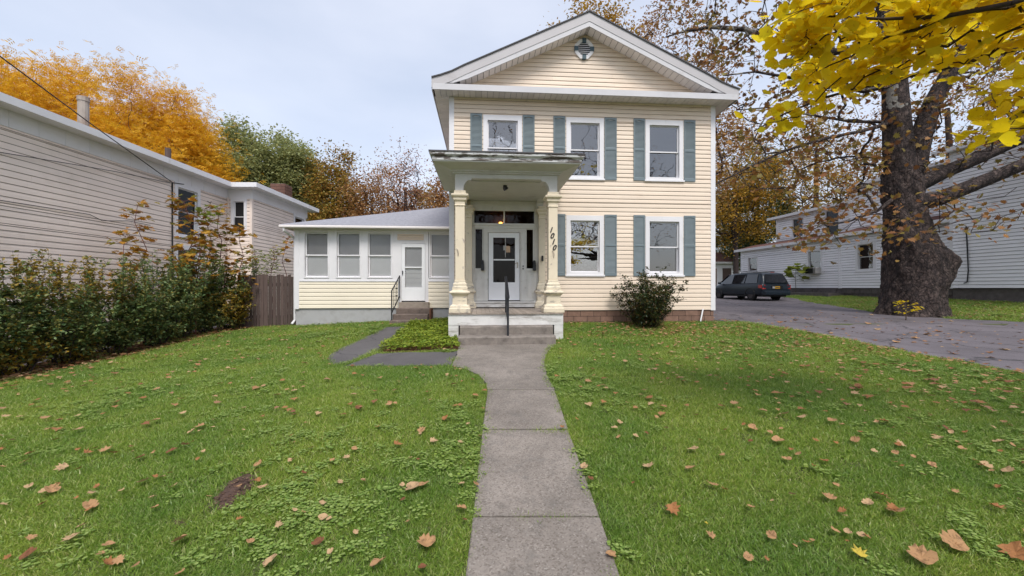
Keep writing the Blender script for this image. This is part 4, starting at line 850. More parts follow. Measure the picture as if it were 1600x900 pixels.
# ================================================================ MINIVAN
def minivan():
    ca = R(90+9); X0, Y0 = 15.72, 24.35; zg = g(X0, Y0)+.012
    v = thing('minivan', (X0, Y0, zg), ca, 'dark slate minivan parked on the driveway seen from behind', 'van')
    ZS[v.name] = 0
    S = [(-.06, .42, .70, .72, .80, .88, .80), (0, .36, .92, .95, .86, .95, .84), (.05, .33, .98, 1.16, .90, .97, .80), (.24, .30, 1.0, 1.62, .93, .985, .72), (.42, .29, 1.0, 1.73, .95, .99, .70), (1.5, .28, 1.0, 1.77, .95, .995, .69), (2.7, .28, .98, 1.76, .95, .995, .69), (3.2, .28, .97, 1.66, .95, .99, .68), (3.95, .28, .96, 1.10, .94, .98, .72), (4.5, .30, .88, .95, .90, .95, .70), (4.8, .36, .72, .78, .82, .86, .62), (4.88, .42, .6, .65, .7, .74, .5)]
    def ring(s):
        x, zb, zl, zt, wb, wl, wt = s; zm = zb+(zl-zb)*.55
        h = [(wb*.93, zb), (wb, zb+.08), (wl, zm), (wl*.985, zl), (wl*.93+(wt-wl*.93)*.1, zl+(zt-zl)*.1), (wt+.03, zt-(zt-zl)*.12), (wt-.06, zt-(zt-zl)*.02), (wt*.5, zt+.0)]
        return [(x, -a, b) for a, b in h]+[(x, a, b) for a, b in h[::-1]]
    rings = [ring(s) for s in S]
    body = MB().loft(rings).build('body', M['carpaint'], v, smooth=True); sub = body.modifiers.new('sub', 'SUBSURF'); sub.levels = 1; sub.render_levels = 2
    # side glass between belt and roof on both sides
    def gp(x, t, sgn, off=.022):
        xs = [s[0] for s in S]; q = [float(np.interp(x, xs, [s[i] for s in S])) for i in range(7)]; _, zb, zl, zt, wb, wl, wt = q
        y = (wl*.955)+((wt+.03)-(wl*.955))*t+off; return (x, sgn*y, zl+.02+(zt-zl-.1)*t)
    for sgn in (1, -1):
        for x0, x1, x0t, x1t in ((.42, 1.42, .56, 1.42), (1.50, 2.55, 1.50, 2.52), (2.62, 3.72, 2.60, 3.16)):
            P = [gp(x0, .06, sgn), gp(x1, .06, sgn), gp((x1+x1t)/2, .5, sgn), gp(x1t, .9, sgn), gp(x0t, .9, sgn), gp((x0+x0t)/2, .5, sgn)]; Q = [(a, b-sgn*.035, c) for a, b, c in P]
            MB().loft([P, Q]).build('side_window', M['carglass'], v)
        for xw in (.98, 3.98):
            w = MB().tube([(xw, sgn*.70, .335), (xw, sgn*.72, .335), (xw, sgn*.90, .335), (xw, sgn*.925, .335)], [.27, .335, .335, .29], 22).build('wheel', M['rubber'], v, smooth=False)
            MB().tube([(xw, sgn*.905, .335), (xw, sgn*.935, .335), (xw, sgn*.928, .335)], [.22, .20, .06], 16).build('rim', M['rim'], w)
            MB().tube([(xw+.41*math.cos(t), sgn*(.955+.012*math.sin(t)), .335+.41*math.sin(t)) for t in [math.pi*(-.02+1.04*k/12) for k in range(13)]], .035, 6).build('wheel_arch', M['cartrim'], v)
        MB().box(.5, 4.4, sgn*.965-.012, sgn*.965+.012, .60, .65).build('side_moulding', M['cartrim'], v)
        MB().loft([[(.03, sgn*.955, .70), (.03, sgn*.72, .72), (.05, sgn*.76, .99), (.12, sgn*.90, 1.0)], [(-.035, sgn*.93, .70), (-.05, sgn*.74, .72), (.0, sgn*.77, .98), (.05, sgn*.90, .985)]]).build('taillight', M['tail'], v)
        MB().box(.02, .28, sgn*.955, sgn*.985, .76, .95).build('taillight_side', M['tail'], v)
        MB().tube([(.8, sgn*.60, 1.76), (.85, sgn*.60, 1.80), (2.6, sgn*.60, 1.80), (2.65, sgn*.60, 1.75)], .016, 6).build('roof_rail', M['cartrim'], v)
        MB().box(3.55, 3.72, sgn*1.0, sgn*1.17, 1.02, 1.17).build('wing_mirror', M['carpaint'], v, bevel=.03)
    P = [(.005, -.74, 1.08), (.005, .74, 1.08), (.24, .62, 1.59), (.24, -.62, 1.59)]; MB().loft([[(a-.045, b, c) for a, b, c in P], P]).build('rear_window', M['carglass'], v)
    P = [(3.98, -.74, 1.14), (3.98, .74, 1.14), (3.3, .62, 1.62), (3.3, -.62, 1.62)]; MB().loft([[(a+.04, b, c+.03) for a, b, c in P], P]).build('windscreen', M['carglass'], v)
    MB().loft([[(-.13, -.84, .34), (-.15, -.84, .44), (-.13, -.84, .60), (.05, -.96, .60), (.05, -.96, .36)], [(-.17, 0, .34), (-.19, 0, .44), (-.17, 0, .60), (.05, 0, .60), (.05, 0, .36)], [(-.13, .84, .34), (-.15, .84, .44), (-.13, .84, .60), (.05, .96, .60), (.05, .96, .36)]]).build('rear_bumper', M['carpaint'], v, bevel=.02)
    MB().box(-.075, -.04, -.36, .36, .70, .90).build('plate_recess', M['cartrim'], v)
    pl = MB().box(-.085, -.0755, -.16, .16, .73, .87).build('licence_plate', M['plate'], v); MB().box(-.09, -.0855, -.13, .13, .78, .82).build('plate_lettering', M['platemark'], pl)
    MB().box(-.088, -.0755, .18, .33, .735, .86).build('sticker', M['paper2'], v); MB().box(.30, .335, -.12, .12, 1.70, 1.725).build('brake_light', M['tail'], v)
    MB().box(.15, 4.6, -.8, .8, .24, .34).build('underbody', M['cartrim'], v)
    for c in v.children_recursive: pass
minivan()

# ================================================================ TREES
def tubes(E0, E1, R0, R1, n=5):
    """frustum for every edge -> verts, quads"""
    E0, E1 = np.asarray(E0, float), np.asarray(E1, float); d = E1-E0; d /= np.linalg.norm(d, axis=1)[:, None]+1e-9
    up = np.where(np.abs(d[:, 2:3]) < .9, [[0, 0, 1.]], [[1., 0, 0]]); a = np.cross(d, up); a /= np.linalg.norm(a, axis=1)[:, None]+1e-9; b = np.cross(d, a)
    t = 2*np.pi*np.arange(n)/n; c = np.cos(t)[None, :, None]*a[:, None]+np.sin(t)[None, :, None]*b[:, None]
    V = np.concatenate([E0[:, None]+c*np.asarray(R0)[:, None, None], E1[:, None]+c*np.asarray(R1)[:, None, None]], 1)
    k = np.arange(n); q = np.stack([k, (k+1) % n, n+(k+1) % n, n+k], 1); F = (q[None]+(np.arange(len(E0))*2*n)[:, None, None]).reshape(-1, 4)
    return V, F
def skel(nodes, par, A, r_tip, rmin, zpen=.5, kink=.06, seed=0, start=0):
    """connect attractor points A one by one to the growing skeleton"""
    rg = np.random.default_rng(seed); P = np.zeros((len(nodes)+2*len(A), 3)); n = len(nodes); P[:n] = nodes; par = list(par)+[0]*(2*len(A)); fixed = n
    root = P[start]; order = np.argsort(np.linalg.norm(A-root, axis=1))
    for a in A[order]:
        dv = a-P[start:n]; d = np.linalg.norm(dv, axis=1)*(1+zpen*np.clip(-dv[:, 2]/(np.linalg.norm(dv, axis=1)+1e-6), -.3, 1)); j = start+int(np.argmin(d)); L = np.linalg.norm(a-P[j])
        P[n] = P[j]+(a-P[j])*.5+rg.normal(size=3)*L*kink+np.array([0, 0, L*.06]); par[n] = j; P[n+1] = a; par[n+1] = n; n += 2
    par = np.array(par[:n]); P = P[:n]; q = np.full(n, 0.); ch = np.bincount(par[1:], minlength=n)
    q[ch == 0] = r_tip**2.2
    for i in range(n-1, 0, -1): q[par[i]] += q[i]
    r = q**(1/2.2); r[:len(rmin)] = np.maximum(r[:len(rmin)], rmin)
    return P, par, r, ch
def sample_blobs(blobs, n, rg, shell=.55):
    w = np.array([b[3]*b[4]*b[5] for b in blobs]); w = w/w.sum(); out = []
    for b, k in zip(blobs, rg.multinomial(n, w)):
        v = rg.normal(size=(k, 3)); v /= np.linalg.norm(v, axis=1)[:, None]; rad = rg.random(k)**(1/3)*(1-shell)+shell*rg.random(k)**.25
        lump = 1+.16*np.sin(v[:, 0]*7+b[0])*np.sin(v[:, 1]*6+b[1])+.12*np.sin(v[:, 2]*9)
        out.append(np.array(b[:3])+v*rad[:, None]*lump[:, None]*np.array(b[3:]))
    return np.concatenate(out)
def tree(name, label, base, blobs, trunk_h, trunk_r, leafmat, bark, nleaf, lsize, seed, ntw=260, spread=.55, shape='oval', group=None, up=.35, droop=.3, nodes=None, par=None, rmin=None, r_tip=.012, ztip=.5, cat='tree', lean=(0, 0), trunk_mesh=None, leafdirs=False, extraA=None, leaf_only=None):
    rg = np.random.default_rng(seed); bz = g(*base); o = thing(name, (base[0], base[1], bz), 0, label, cat, group); ZS[o.name] = 0; org = np.array([base[0], base[1], bz])
    if nodes is None:
        k = 7; zz = np.linspace(-.2, trunk_h, k); nodes = np.stack([lean[0]*zz/trunk_h+rg.normal(size=k)*.05*trunk_h*.12, lean[1]*zz/trunk_h+rg.normal(size=k)*.05*trunk_h*.12, zz], 1); nodes[0, :2] = 0
        par = np.maximum(np.arange(k)-1, 0); rmin = np.linspace(trunk_r, trunk_r*.55, k); start = k//2
    else: nodes = np.asarray(nodes, float)-org; start = 0
    A = sample_blobs(blobs, ntw, rg) if blobs else np.zeros((0, 3))
    if extraA is not None: A = np.concatenate([A, np.asarray(extraA)-org])
    nf = len(nodes); P, par, r, ch = skel(nodes, par, A, r_tip, np.asarray(rmin), ztip, seed=seed, start=start)
    e = np.arange(1, len(P)); r0, r1 = np.minimum(r[par[e]], r[e]*1.5), r[e]; fat = r[e] > trunk_r*.3
    if trunk_mesh is None:
        t = e < nf
        V, F = tubes(P[par[e[t]]], P[e[t]], r[par[e[t]]], r[e[t]], 9); npmesh('trunk', V, F, bark, o)
    else: t = np.zeros(len(e), bool); trunk_mesh(o, org)
    t2 = ~t
    V, F = tubes(P[par[e[t2]]], P[e[t2]], r0[t2], r1[t2], 5); npmesh('branches', V, F, bark, o)['kind'] = 'stuff'
    tips = np.where((ch == 0) & (np.arange(len(P)) >= nf))[0]; tips = np.concatenate([tips, np.arange(nf, len(P))[rg.random(len(P)-nf) < .35]])
    if leaf_only is not None: tips = tips[leaf_only(P[tips]+org)]
    w = rg.dirichlet(np.ones(len(tips))*1.3); idx = rg.choice(tips, nleaf, p=w); pa = P[par[idx]]; t = rg.random(nleaf)[:, None]**.6
    Q = pa+(P[idx]-pa)*t+rg.normal(size=(nleaf, 3))*spread*np.array([1, 1, .75]); ls = lsize*rg.uniform(.6, 1.25, nleaf)
    leaves('crown', Q, ls, leafmat, o, shape, up, seed+1, droop=droop, dirs=(Q-P[par[idx]]) if leafdirs else None)
    return o
BG = 'trees standing behind the houses'
def bgtree(label, px, top, Z, rpx, mat, nleaf, ls, seed, low=None, bark='darkbark', dens=300, spread=.6, shape='oval', lumps=5, rz=None, **kw):
    x, y, zt = at(px, top, Z); bz = g(x, y); h = zt-bz; r = rpx*Z/FPX; rg = np.random.default_rng(seed); cb = h*(low if low is not None else .3); cz = (cb+h)/2; hz_ = (h-cb)/2
    bl = [(0, 0, cz, r*.75, r*.75, hz_*.92)]
    for k in range(lumps):
        t = 2*math.pi*(k+rg.random()*.7)/lumps; f = rg.uniform(.45, .8); bl.append((r*f*math.cos(t), r*f*math.sin(t)*.8, cz+hz_*rg.uniform(-.45, .45), r*.42, r*.42, hz_*rg.uniform(.3, .5)))
    return tree('deciduous_tree', label, (x, y), bl, h*.72, max(.1, h*.016), M[mat], M[bark], nleaf, ls, seed, dens, spread, shape, BG, **kw)
bgtree('broad orange leaved tree above the beige house, far left', 60, 96, 27, 165, 'orange', 46000, .37, 11, .22, dens=420, shape='pinnate', spread=.75, droop=.5)
bgtree('orange leaved tree beside the green one, over the beige eave', 240, 128, 26, 118, 'orange', 42000, .35, 12, .2, dens=360, shape='pinnate', spread=.7, droop=.5)
bgtree('dense olive green tree next to the orange trees', 385, 188, 32, 62, 'green', 42000, .25, 13, .15, dens=380, spread=.5)
bgtree('rounded green tree behind the brick chimney', 452, 212, 34, 55, 'green', 38000, .24, 14, .18, dens=360, spread=.5)
bgtree('olive and brown tree with open crown right of the green trees', 527, 222, 33, 45, 'olivebrown', 15000, .23, 15, .2, dens=300, spread=.45)
bgtree('rust brown tree low over the sunroom roof', 580, 262, 31, 40, 'russet', 9000, .22, 16, .1, dens=300, spread=.42)
bgtree('nearly bare reddish tree beside the main house', 634, 226, 34, 46, 'sparse', 7500, .18, 17, .15, dens=520, spread=.5, r_tip=.014)
bgtree('small orange brown tree half behind the portico roof', 690, 262, 33, 34, 'russet', 8000, .22, 18, .1, dens=220, spread=.4)
bgtree('slim bare brown tree between the sunroom trees', 500, 262, 38, 34, 'olivebrown', 9000, .22, 19, .1, dens=260, spread=.45)
bgtree('golden crowned tall tree peeking over the gable peak', 915, -6, 31, 95, 'gold', 22000, .23, 21, .25, dens=380, spread=.5)
bgtree('tall thin crowned brown tree right of the gable', 1050, -60, 30, 130, 'russet', 15000, .21, 22, .15, dens=620, spread=.55, r_tip=.014)
bgtree('golden brown tree low behind the driveway', 1150, 180, 42, 70, 'gold', 13000, .25, 23, .12, dens=420, spread=.55, r_tip=.016)
bgtree('dark green leafy tree behind the van', 1185, 232, 46, 62, 'darkgreen', 22000, .28, 24, .08, dens=320, spread=.6)
bgtree('golden brown tree behind the white house upper roof', 1275, 150, 44, 80, 'gold', 12000, .25, 25, .2, dens=420, spread=.6, r_tip=.016)
bgtree('dull green tree at the end of the driveway', 1132, 300, 52, 42, 'darkgreen', 14000, .3, 26, .06, dens=200, spread=.6)
bgtree('brown tree far behind the sycamore limbs', 1480, 60, 40, 150, 'russet', 15000, .26, 27, .2, dens=520, spread=.7, r_tip=.016)
bgtree('brown tree filling the gap left of the bare reddish tree', 606, 240, 40, 44, 'russet', 5000, .22, 28, .08, dens=300, spread=.5)
bgtree('muted olive tree low behind the sunroom ridge', 660, 285, 42, 46, 'olivebrown', 12000, .25, 29, .05, dens=260, spread=.5)
bgtree('olive tree between the chimney and the sunroom roof', 545, 275, 42, 44, 'olivebrown', 8000, .24, 30, .05, dens=260, spread=.5)
# street trees behind the camera: they stand across the road and show in the window panes
for k, (x, y, s) in enumerate(((4.6, -12.5, 31), (13.5, -13.5, 33))):
    tree('street_tree', ('bare street tree across the road, on the left', 'bare street tree across the road, on the right')[k], (x, y), [(0, 0, 11.5, 5.4, 4, 7), (2.5, 1, 8, 3.6, 3, 3), (-2.8, 0, 8.5, 3.4, 3, 3)], 13, .34, M['russet'], M['darkbark'], 2400, .16, s, 560, .5, group='street trees', r_tip=.016)

# ---- the big sycamore
def sycamore():
    D = 14.9; s = D/FPX; base = (14.5, D)
    Pn, par, rm = [], [], []
    def add(px, py, Z, r, p): Pn.append(at(px, py, Z)); par.append(p); rm.append(r); return len(Pn)-1
    def chain(p, pts):
        for q in pts: p = add(*q, p)
        return p
    n0 = add(1409, 300, D, .50, 0)
    l1 = chain(n0, [(1403, 240, D, .47), (1400, 190, D, .43), (1397, 130, D, .38), (1396, 85, D, .34)]); chain(l1, [(1385, 20, D+.1, .30), (1370, -60, D+.2, .26), (1372, -160, D+.4, .2), (1390, -260, D+.3, .12)])
    l2 = chain(n0, [(1428, 262, D-.1, .36), (1438, 215, D-.1, .33), (1455, 165, D-.2, .29), (1482, 115, D-.3, .25)]); chain(l2, [(1515, 50, D-.4, .21), (1540, -30, D-.4, .17), (1550, -140, D-.4, .1)])
    r1 = add(1424, 318, D-.2, .34, n0); chain(r1, [(1462, 312, D-.5, .27), (1505, 295, D-.7, .24), (1555, 275, D-.9, .22), (1610, 252, D-1.1, .2), (1690, 215, D-1.2, .16), (1790, 160, D-1.2, .1)])
    r2 = add(1430, 290, D+.1, .30, n0); chain(r2, [(1472, 270, D+.1, .25), (1520, 250, D+.1, .23), (1570, 228, D+.1, .21), (1625, 205, D, .18), (1720, 150, D, .12), (1820, 90, D, .07)])
    a = chain(l1, [(1366, 80, D+.1, .17), (1330, 76, D+.3, .15), (1295, 82, D+.4, .135), (1245, 78, D+.6, .12), (1205, 62, D+.8, .11), (1165, 46, D+1, .095), (1112, 42, D+1.2, .08), (1065, 50, D+1.5, .05), (1040, 58, D+1.6, .03)])
    m = l1-1; b = chain(m, [(1350, 142, D-.2, .09), (1290, 130, D-.3, .075), (1240, 122, D-.2, .06), (1180, 112, D+.1, .04), (1130, 118, D+.2, .025)])
    m = l1-2; c = chain(m, [(1345, 205, D-.5, .06), (1290, 216, D-.8, .05), (1225, 236, D-1.0, .042), (1165, 264, D-1.1, .033), (1118, 288, D-1.2, .022)])
    c2 = chain(m, [(1330, 190, D+.6, .05), (1270, 180, D+1, .04), (1200, 168, D+1.2, .03), (1150, 172, D+1.4, .02)])
    d = chain(n0, [(1370, 330, D-.6, .045), (1330, 345, D-1.0, .03), (1290, 352, D-1.2, .02)])
    rg = np.random.default_rng(41)
    ex = []
    def cloud(px0, px1, py0, py1, z0, z1, n):
        for _ in range(n): ex.append(at(rg.uniform(px0, px1), rg.uniform(py0, py1), rg.uniform(z0, z1)))
    cloud(1030, 1390, -120, 150, 13.8, 19, 380); cloud(1080, 1380, 130, 300, 13.2, 17.5, 170); cloud(1240, 1372, 285, 385, 12.8, 15, 42); cloud(1390, 1700, -200, 120, 12.8, 18, 280)
    cloud(1430, 1640, 110, 270, 13, 17, 90); cloud(1440, 1600, 285, 365, 12.4, 13.9, 26); cloud(1340, 1420, 300, 390, 12.2, 13.2, 7); cloud(1380, 1450, 190, 330, 13.6, 14.2, 4); cloud(1700, 1900, -100, 250, 12, 17, 60)
    def trunk(o, org):
        prof = [(.35, 14.5, 1.14), (.70, 14.52, .98), (1.0, 14.56, .93), (1.5, 14.58, .86), (2.1, 14.62, .83), (2.7, 14.6, .83), (3.26, 14.5, .76), (3.8, 14.38, .66), (4.42, 14.25, .58), (5.12, 14.18, .55), (5.8, 14.1, .52)]
        from mathutils import noise as mn
        n = 110; rings = []; rgt = random.Random(2)
        zs = np.linspace(.35, 5.8, 150)
        for z in zs:
            cx = np.interp(z, [p[0] for p in prof], [p[1] for p in prof]); r = np.interp(z, [p[0] for p in prof], [p[2] for p in prof]); ring = []
            for k in range(n):
                t = 2*math.pi*k/n; fl = max(0, 1.1-z)/1.1
                q = r*(1+.045*math.sin(3*t+z*.9)+.035*math.sin(5*t-z*1.3)+.02*math.sin(9*t+z*3)+fl*.15*math.sin(5*t+.6)+fl*fl*.13*max(0, math.sin(7*t+1.9))**2)
                nv = Vector((math.cos(t)*r*5.0, math.sin(t)*r*5.0, z*2.6)); q += .055*(mn.fractal(nv, .9, 2.1, 4)-.1)+.03*abs(mn.noise(nv*2.3))
                burl = .34*math.exp(-((z-2.55)/.5)**2)*math.exp(-(((t-(-.55)+math.pi) % (2*math.pi)-math.pi)/.5)**2)+.15*math.exp(-((z-1.9)/.35)**2)*math.exp(-(((t+.9+math.pi) % (2*math.pi)-math.pi)/.4)**2)+.12*math.exp(-((z-3.3)/.3)**2)*math.exp(-(((t+2.3+math.pi) % (2*math.pi)-math.pi)/.4)**2)
                ring.append((cx+(q+burl)*math.cos(t)-org[0], D+(q+burl)*math.sin(t)-org[1], z-org[2]))
            rings.append(ring)
        MB().loft(rings).build('trunk', M['sycbark'], o, smooth=True)
    o = tree('sycamore_tree', 'huge old sycamore with burled trunk at the driveway edge', base, None, 0, .5, M['syc'], M['sycbark'], 8200, .17, 43, 0, .33, 'maple', None, .3, .5, Pn, par, rm, r_tip=.009, ztip=.15, trunk_mesh=trunk, extraA=np.array(ex))
sycamore()

# ---- yellow tree reaching in from the right
def yellow_tree():
    base = (7.4, .9); bz = g(*base); Pn, par, rm = [], [], []
    def add(p, r, q): Pn.append(p); par.append(q); rm.append(r); return len(Pn)-1
    a = add((7.4, .9, bz-.1), .24, 0); a = add((7.35, .95, 1.2), .21, a); a = add((7.3, 1.05, 2.4), .19, a); t = add((7.25, 1.1, 3.4), .17, a); u = add((7.3, 1.0, 5.2), .13, t); u = add((7.2, 1.1, 7.0), .09, u); u = add((7.2, 1.2, 8.6), .05, u)
    def limb(start, pts, r0, r1):
        p = start
        for k, q in enumerate(pts): p = add(at(*q), r0+(r1-r0)*k/len(pts), p)
    limb(t, [(1900, 20, 3.1), (1700, 55, 3.5), (1580, 78, 3.8), (1470, 108, 4.0), (1380, 128, 4.15), (1290, 152, 4.3), (1225, 178, 4.4), (1178, 205, 4.5)], .028, .004)
    limb(t, [(1950, -80, 2.4), (1720, -40, 2.6), (1580, 5, 2.8), (1480, 25, 3.0), (1380, 30, 3.2), (1290, 25, 3.4), (1225, 30, 3.55)], .022, .003)
    limb(t, [(1850, 120, 3.0), (1720, 150, 3.1), (1640, 165, 3.2), (1580, 180, 3.3), (1550, 205, 3.35)], .015, .003)
    rg = np.random.default_rng(5); ex = []
    poly = [(1160, 205), (1185, 175), (1230, 140), (1215, 60), (1205, 15), (1240, -40), (1500, -80), (1750, -60), (1750, 120), (1600, 90), (1540, 108), (1440, 108), (1380, 135), (1300, 160), (1230, 196), (1190, 212)]
    nf = len(Pn)
    while len(ex) < 420:
        x, y = rg.uniform(1160, 1750), rg.uniform(-80, 215)
        if inside(poly, x, y):
            near = np.interp(y, [-40, 60, 150], [2.9, 3.5, 4.2]); ex.append(at(x, y, near+rg.uniform(-.25, .35)))
    for _ in range(46): ex.append(at(rg.uniform(1542, 1720), rg.uniform(140, 212), 3.25+rg.uniform(-.2, .25)))
    for _ in range(150):
        v = rg.normal(size=3); v /= np.linalg.norm(v); ex.append((7.3+v[0]*2.6*rg.random()**.4, .6+v[1]*2.6*rg.random()**.4-.6, 6.8+v[2]*2.6))
    tree('maple_tree', 'yellow leaved tree whose branches hang into the upper right', base, None, 0, .2, M['yellow'], M['darkbark'], 3100, .108, 61, 0, .085, 'broad', None, .35, .6, Pn, par, rm, r_tip=.0028, ztip=.1, extraA=np.array(ex))
yellow_tree()

# ================================================================ SHRUBS, HEDGE, SAPLINGS
def shrub(name, label, base, h, rad, nstem, leafm1, leafm2, lsize, seed, cat='shrub', group=None, lps=34, stem='bark', twigs=6, lowbare=.05, spread=1., up=.3):
    rg = np.random.default_rng(seed); bz = g(*base); o = thing(name, (*base, bz), 0, label, cat, group); ZS[o.name] = 0
    E0, E1, R0, R1, L, D = [], [], [], [], [], []
    for _ in range(nstem):
        a = rg.uniform(0, 2*np.pi); q = rg.random()**.6; p = np.array([.22*rad*np.cos(a)*q, .22*rad*np.sin(a)*q, -.03]); hh = h*rg.uniform(.62, 1.0)*(1-.25*q*q); out = np.array([np.cos(a), np.sin(a), 0])*rad*q*rg.uniform(.5, 1.0)*spread
        prev = p; k = 6; rr = .016*h/2
        for i in range(1, k+1):
            t = i/k; cur = p+out*(t**.8)+np.array([0, 0, hh*t])+rg.normal(size=3)*.03*h*.5; E0.append(prev); E1.append(cur); R0.append(rr*(1-t+.2)); R1.append(rr*(1-t+.05))
            if t > lowbare:
                nl = int(lps*.35)
                for s in rg.random(nl): L.append(prev+(cur-prev)*s+rg.normal(size=3)*.03); D.append(cur-prev+rg.normal(size=3)*.25*np.linalg.norm(cur-prev))
                for _t in range(twigs if t < .95 else 2):
                    dv = rg.normal(size=3); dv[2] = abs(dv[2])*.7+.15; dv /= np.linalg.norm(dv); ln = rg.uniform(.16, .42)*h*.5*(1.15-t*.6); e = cur+dv*ln; E0.append(cur); E1.append(e); R0.append(rr*.28); R1.append(rr*.1)
                    for s in rg.random(int(lps*.5)): L.append(cur+dv*ln*s+rg.normal(size=3)*.022); D.append(dv*.3+rg.normal(size=3)*.15)
            prev = cur
    if cat == 'shrub' and group:
        for _ in range(22):                                   # straight young shoots above the hedge
            a = rg.uniform(0, 2*np.pi); q = rad*.8*rg.random()**.5; p = np.array([q*np.cos(a), q*np.sin(a), h*.7]); e = p+np.array([rg.normal()*.1, rg.normal()*.1, h*rg.uniform(.25, .48)]); E0.append(p); E1.append(e); R0.append(.006); R1.append(.002)
            for s in rg.random(40): L.append(p+(e-p)*s+rg.normal(size=3)*.012); D.append(np.array([rg.normal(), rg.normal(), .7])*.3)
    V, F = tubes(E0, E1, R0, R1, 4); npmesh('stems', V, F, M[stem], o)
    L, D = np.array(L), np.array(D); L[:, 2] = np.maximum(L[:, 2], .03); m = (np.sin(L[:, 0]*2.3+seed)+np.sin(L[:, 2]*2.9+seed*.7)+rg.normal(size=len(L))*.6) > (.95 if group else .75)
    if leafm2 is None: m[:] = False
    leaves('foliage', L[~m], lsize*rg.uniform(.65, 1.2, (~m).sum()), M[leafm1], o, 'oval', up, seed, dirs=D[~m]*3)
    if m.any(): leaves('turning_foliage', L[m], lsize*rg.uniform(.65, 1.2, m.sum()), M[leafm2], o, 'oval', up, seed+1, dirs=D[m]*3)
    return o
ordn = ['nearest hedge shrub, cut by the left edge of the picture', 'second hedge shrub from the left edge, bushy and turning gold', 'third hedge shrub from the left edge, gold and green', 'fourth hedge shrub from the left edge', 'fifth hedge shrub from the left edge, below the tall sapling', 'sixth hedge shrub from the left edge', 'seventh hedge shrub from the left edge, dark green', 'last hedge shrub, dark green, leaning against the picket fence']
for k, y in enumerate((6.7, 7.75, 8.75, 9.75, 10.8, 11.85, 12.85, 13.75)):
    shrub('hedge_shrub', ordn[k], (-9.5+.08*math.sin(k*2.1)+(.1 if k == 7 else 0), y), (2.0, 2.1, 2.05, 2.0, 2.1, 2.15, 2.2, 2.2)[k], .92, 19, 'hedge', 'hedgegold', .082, 100+k, 'shrub', 'hedge along the left lawn', 30, 'darkbark')
shrub('shrub', 'round dark shrub with loose tips below the front window', (3.72, 11.3), 1.78, 1.0, 30, 'shrub', 'shrub', .068, 140, lps=20, stem='darkbark', lowbare=.12)
def sapling(label, px, ybase_px, top, Z, n_tiers, mat, lsize, seed, shape='maple', lean=0., cat='sapling', name='maple_sapling', group='saplings rising behind the hedge', stem='sapling', rr=.35, start=.4):
    x, y, zt = at(px, top, Z); bz = g(x, y); rg = np.random.default_rng(seed); h = zt-bz; o = thing(name, (x, y, bz), 0, label, cat, group); ZS[o.name] = 0
    k = 8; pts = [np.array([lean*t*h, 0, h*t])+rg.normal(size=3)*.02*h*(t > 0) for t in np.linspace(0, 1, k)]; E0, E1, R0, R1, L, D = [], [], [], [], [], []
    for i in range(k-1): E0.append(pts[i]); E1.append(pts[i+1]); R0.append(.016*(1-i/k)+.004); R1.append(.016*(1-(i+1)/k)+.004)
    for t in np.linspace(start, 1, n_tiers):
        p = np.array([np.interp(t, np.linspace(0, 1, k), [q[j] for q in pts]) for j in range(3)])
        for _ in range(rg.integers(3, 6)):
            a = rg.uniform(0, 2*np.pi); ln = rr*rg.uniform(.5, 1.1)*(1.2-t*.7); e = p+np.array([np.cos(a)*ln, np.sin(a)*ln, ln*.45]); E0.append(p); E1.append(e); R0.append(.006); R1.append(.003)
            for _ in range(rg.integers(2, 5)): L.append(e+rg.normal(size=3)*np.array([.08, .08, .03])); D.append(np.array([np.cos(a), np.sin(a), -.4]))
    V, F = tubes(E0, E1, R0, R1, 5); npmesh('stem', V, F, M[stem], o)
    leaves('foliage', np.array(L), lsize*rg.uniform(.65, 1.2, len(L)), M[mat], o, shape, .55, seed, dirs=np.array(D), droop=.2)
    return o
sapling('thin leaning sapling with golden top, leftmost of the saplings', 232, 430, 322, 11.6, 9, 'maplefall', .17, 201, lean=-.07, start=.5)
sapling('short sapling with yellow leaf tuft left of the thin leaning one', 196, 430, 366, 11.0, 5, 'maplefall', .15, 202, lean=-.04, start=.6)
sapling('tall orange maple sapling in front of the dark window', 290, 430, 314, 12.6, 22, 'maplefall', .19, 203, start=.3, rr=.5)
sapling('green topped sapling right of the tall orange one', 322, 430, 322, 13.0, 13, 'limeleaf', .17, 204, start=.45)
sapling('bushy orange sapling below the bay window', 305, 430, 370, 12.2, 14, 'maplefall', .18, 208, start=.3, rr=.5)
sapling('sapling with green tip and orange base beside the bay', 345, 430, 330, 13.4, 15, 'maplefall', .18, 205, start=.35, rr=.45)
sapling('rightmost orange brown sapling by the bay corner', 374, 430, 358, 13.8, 13, 'maplefall', .18, 206, start=.3, rr=.45)
for k, (px, top, lb) in enumerate(((400, 388, 'pale green vine shrub above the picket fence, left one'), (424, 392, 'pale green vine shrub above the picket fence, right one'))):
    sapling(lb, px, 440, top, 15.6, 20, 'limeleaf', .13, 210+k, 'oval', 0, 'shrub', 'vine_shrub', 'pale green growth behind the picket fence', rr=.3, start=.5)
sapling('bare red stem with few leaves beside the sunroom corner', 446, 440, 372, 15.8, 5, 'maplefall', .14, 213, lean=.0, start=.7)
sapling('big leaved green sapling below the air conditioner', 1243, 450, 419, 27.5, 5, 'limeleaf', .42, 214, 'broad', 0, 'plant', 'broadleaf_plant', None, 'bark', .7, .55)
sapling('small yellow seedling at the foot of the sycamore', 1415, 480, 474, 13.1, 5, 'yellow', .12, 215, 'oval', 0, 'plant', 'seedling', None, 'bark', .3, .3)

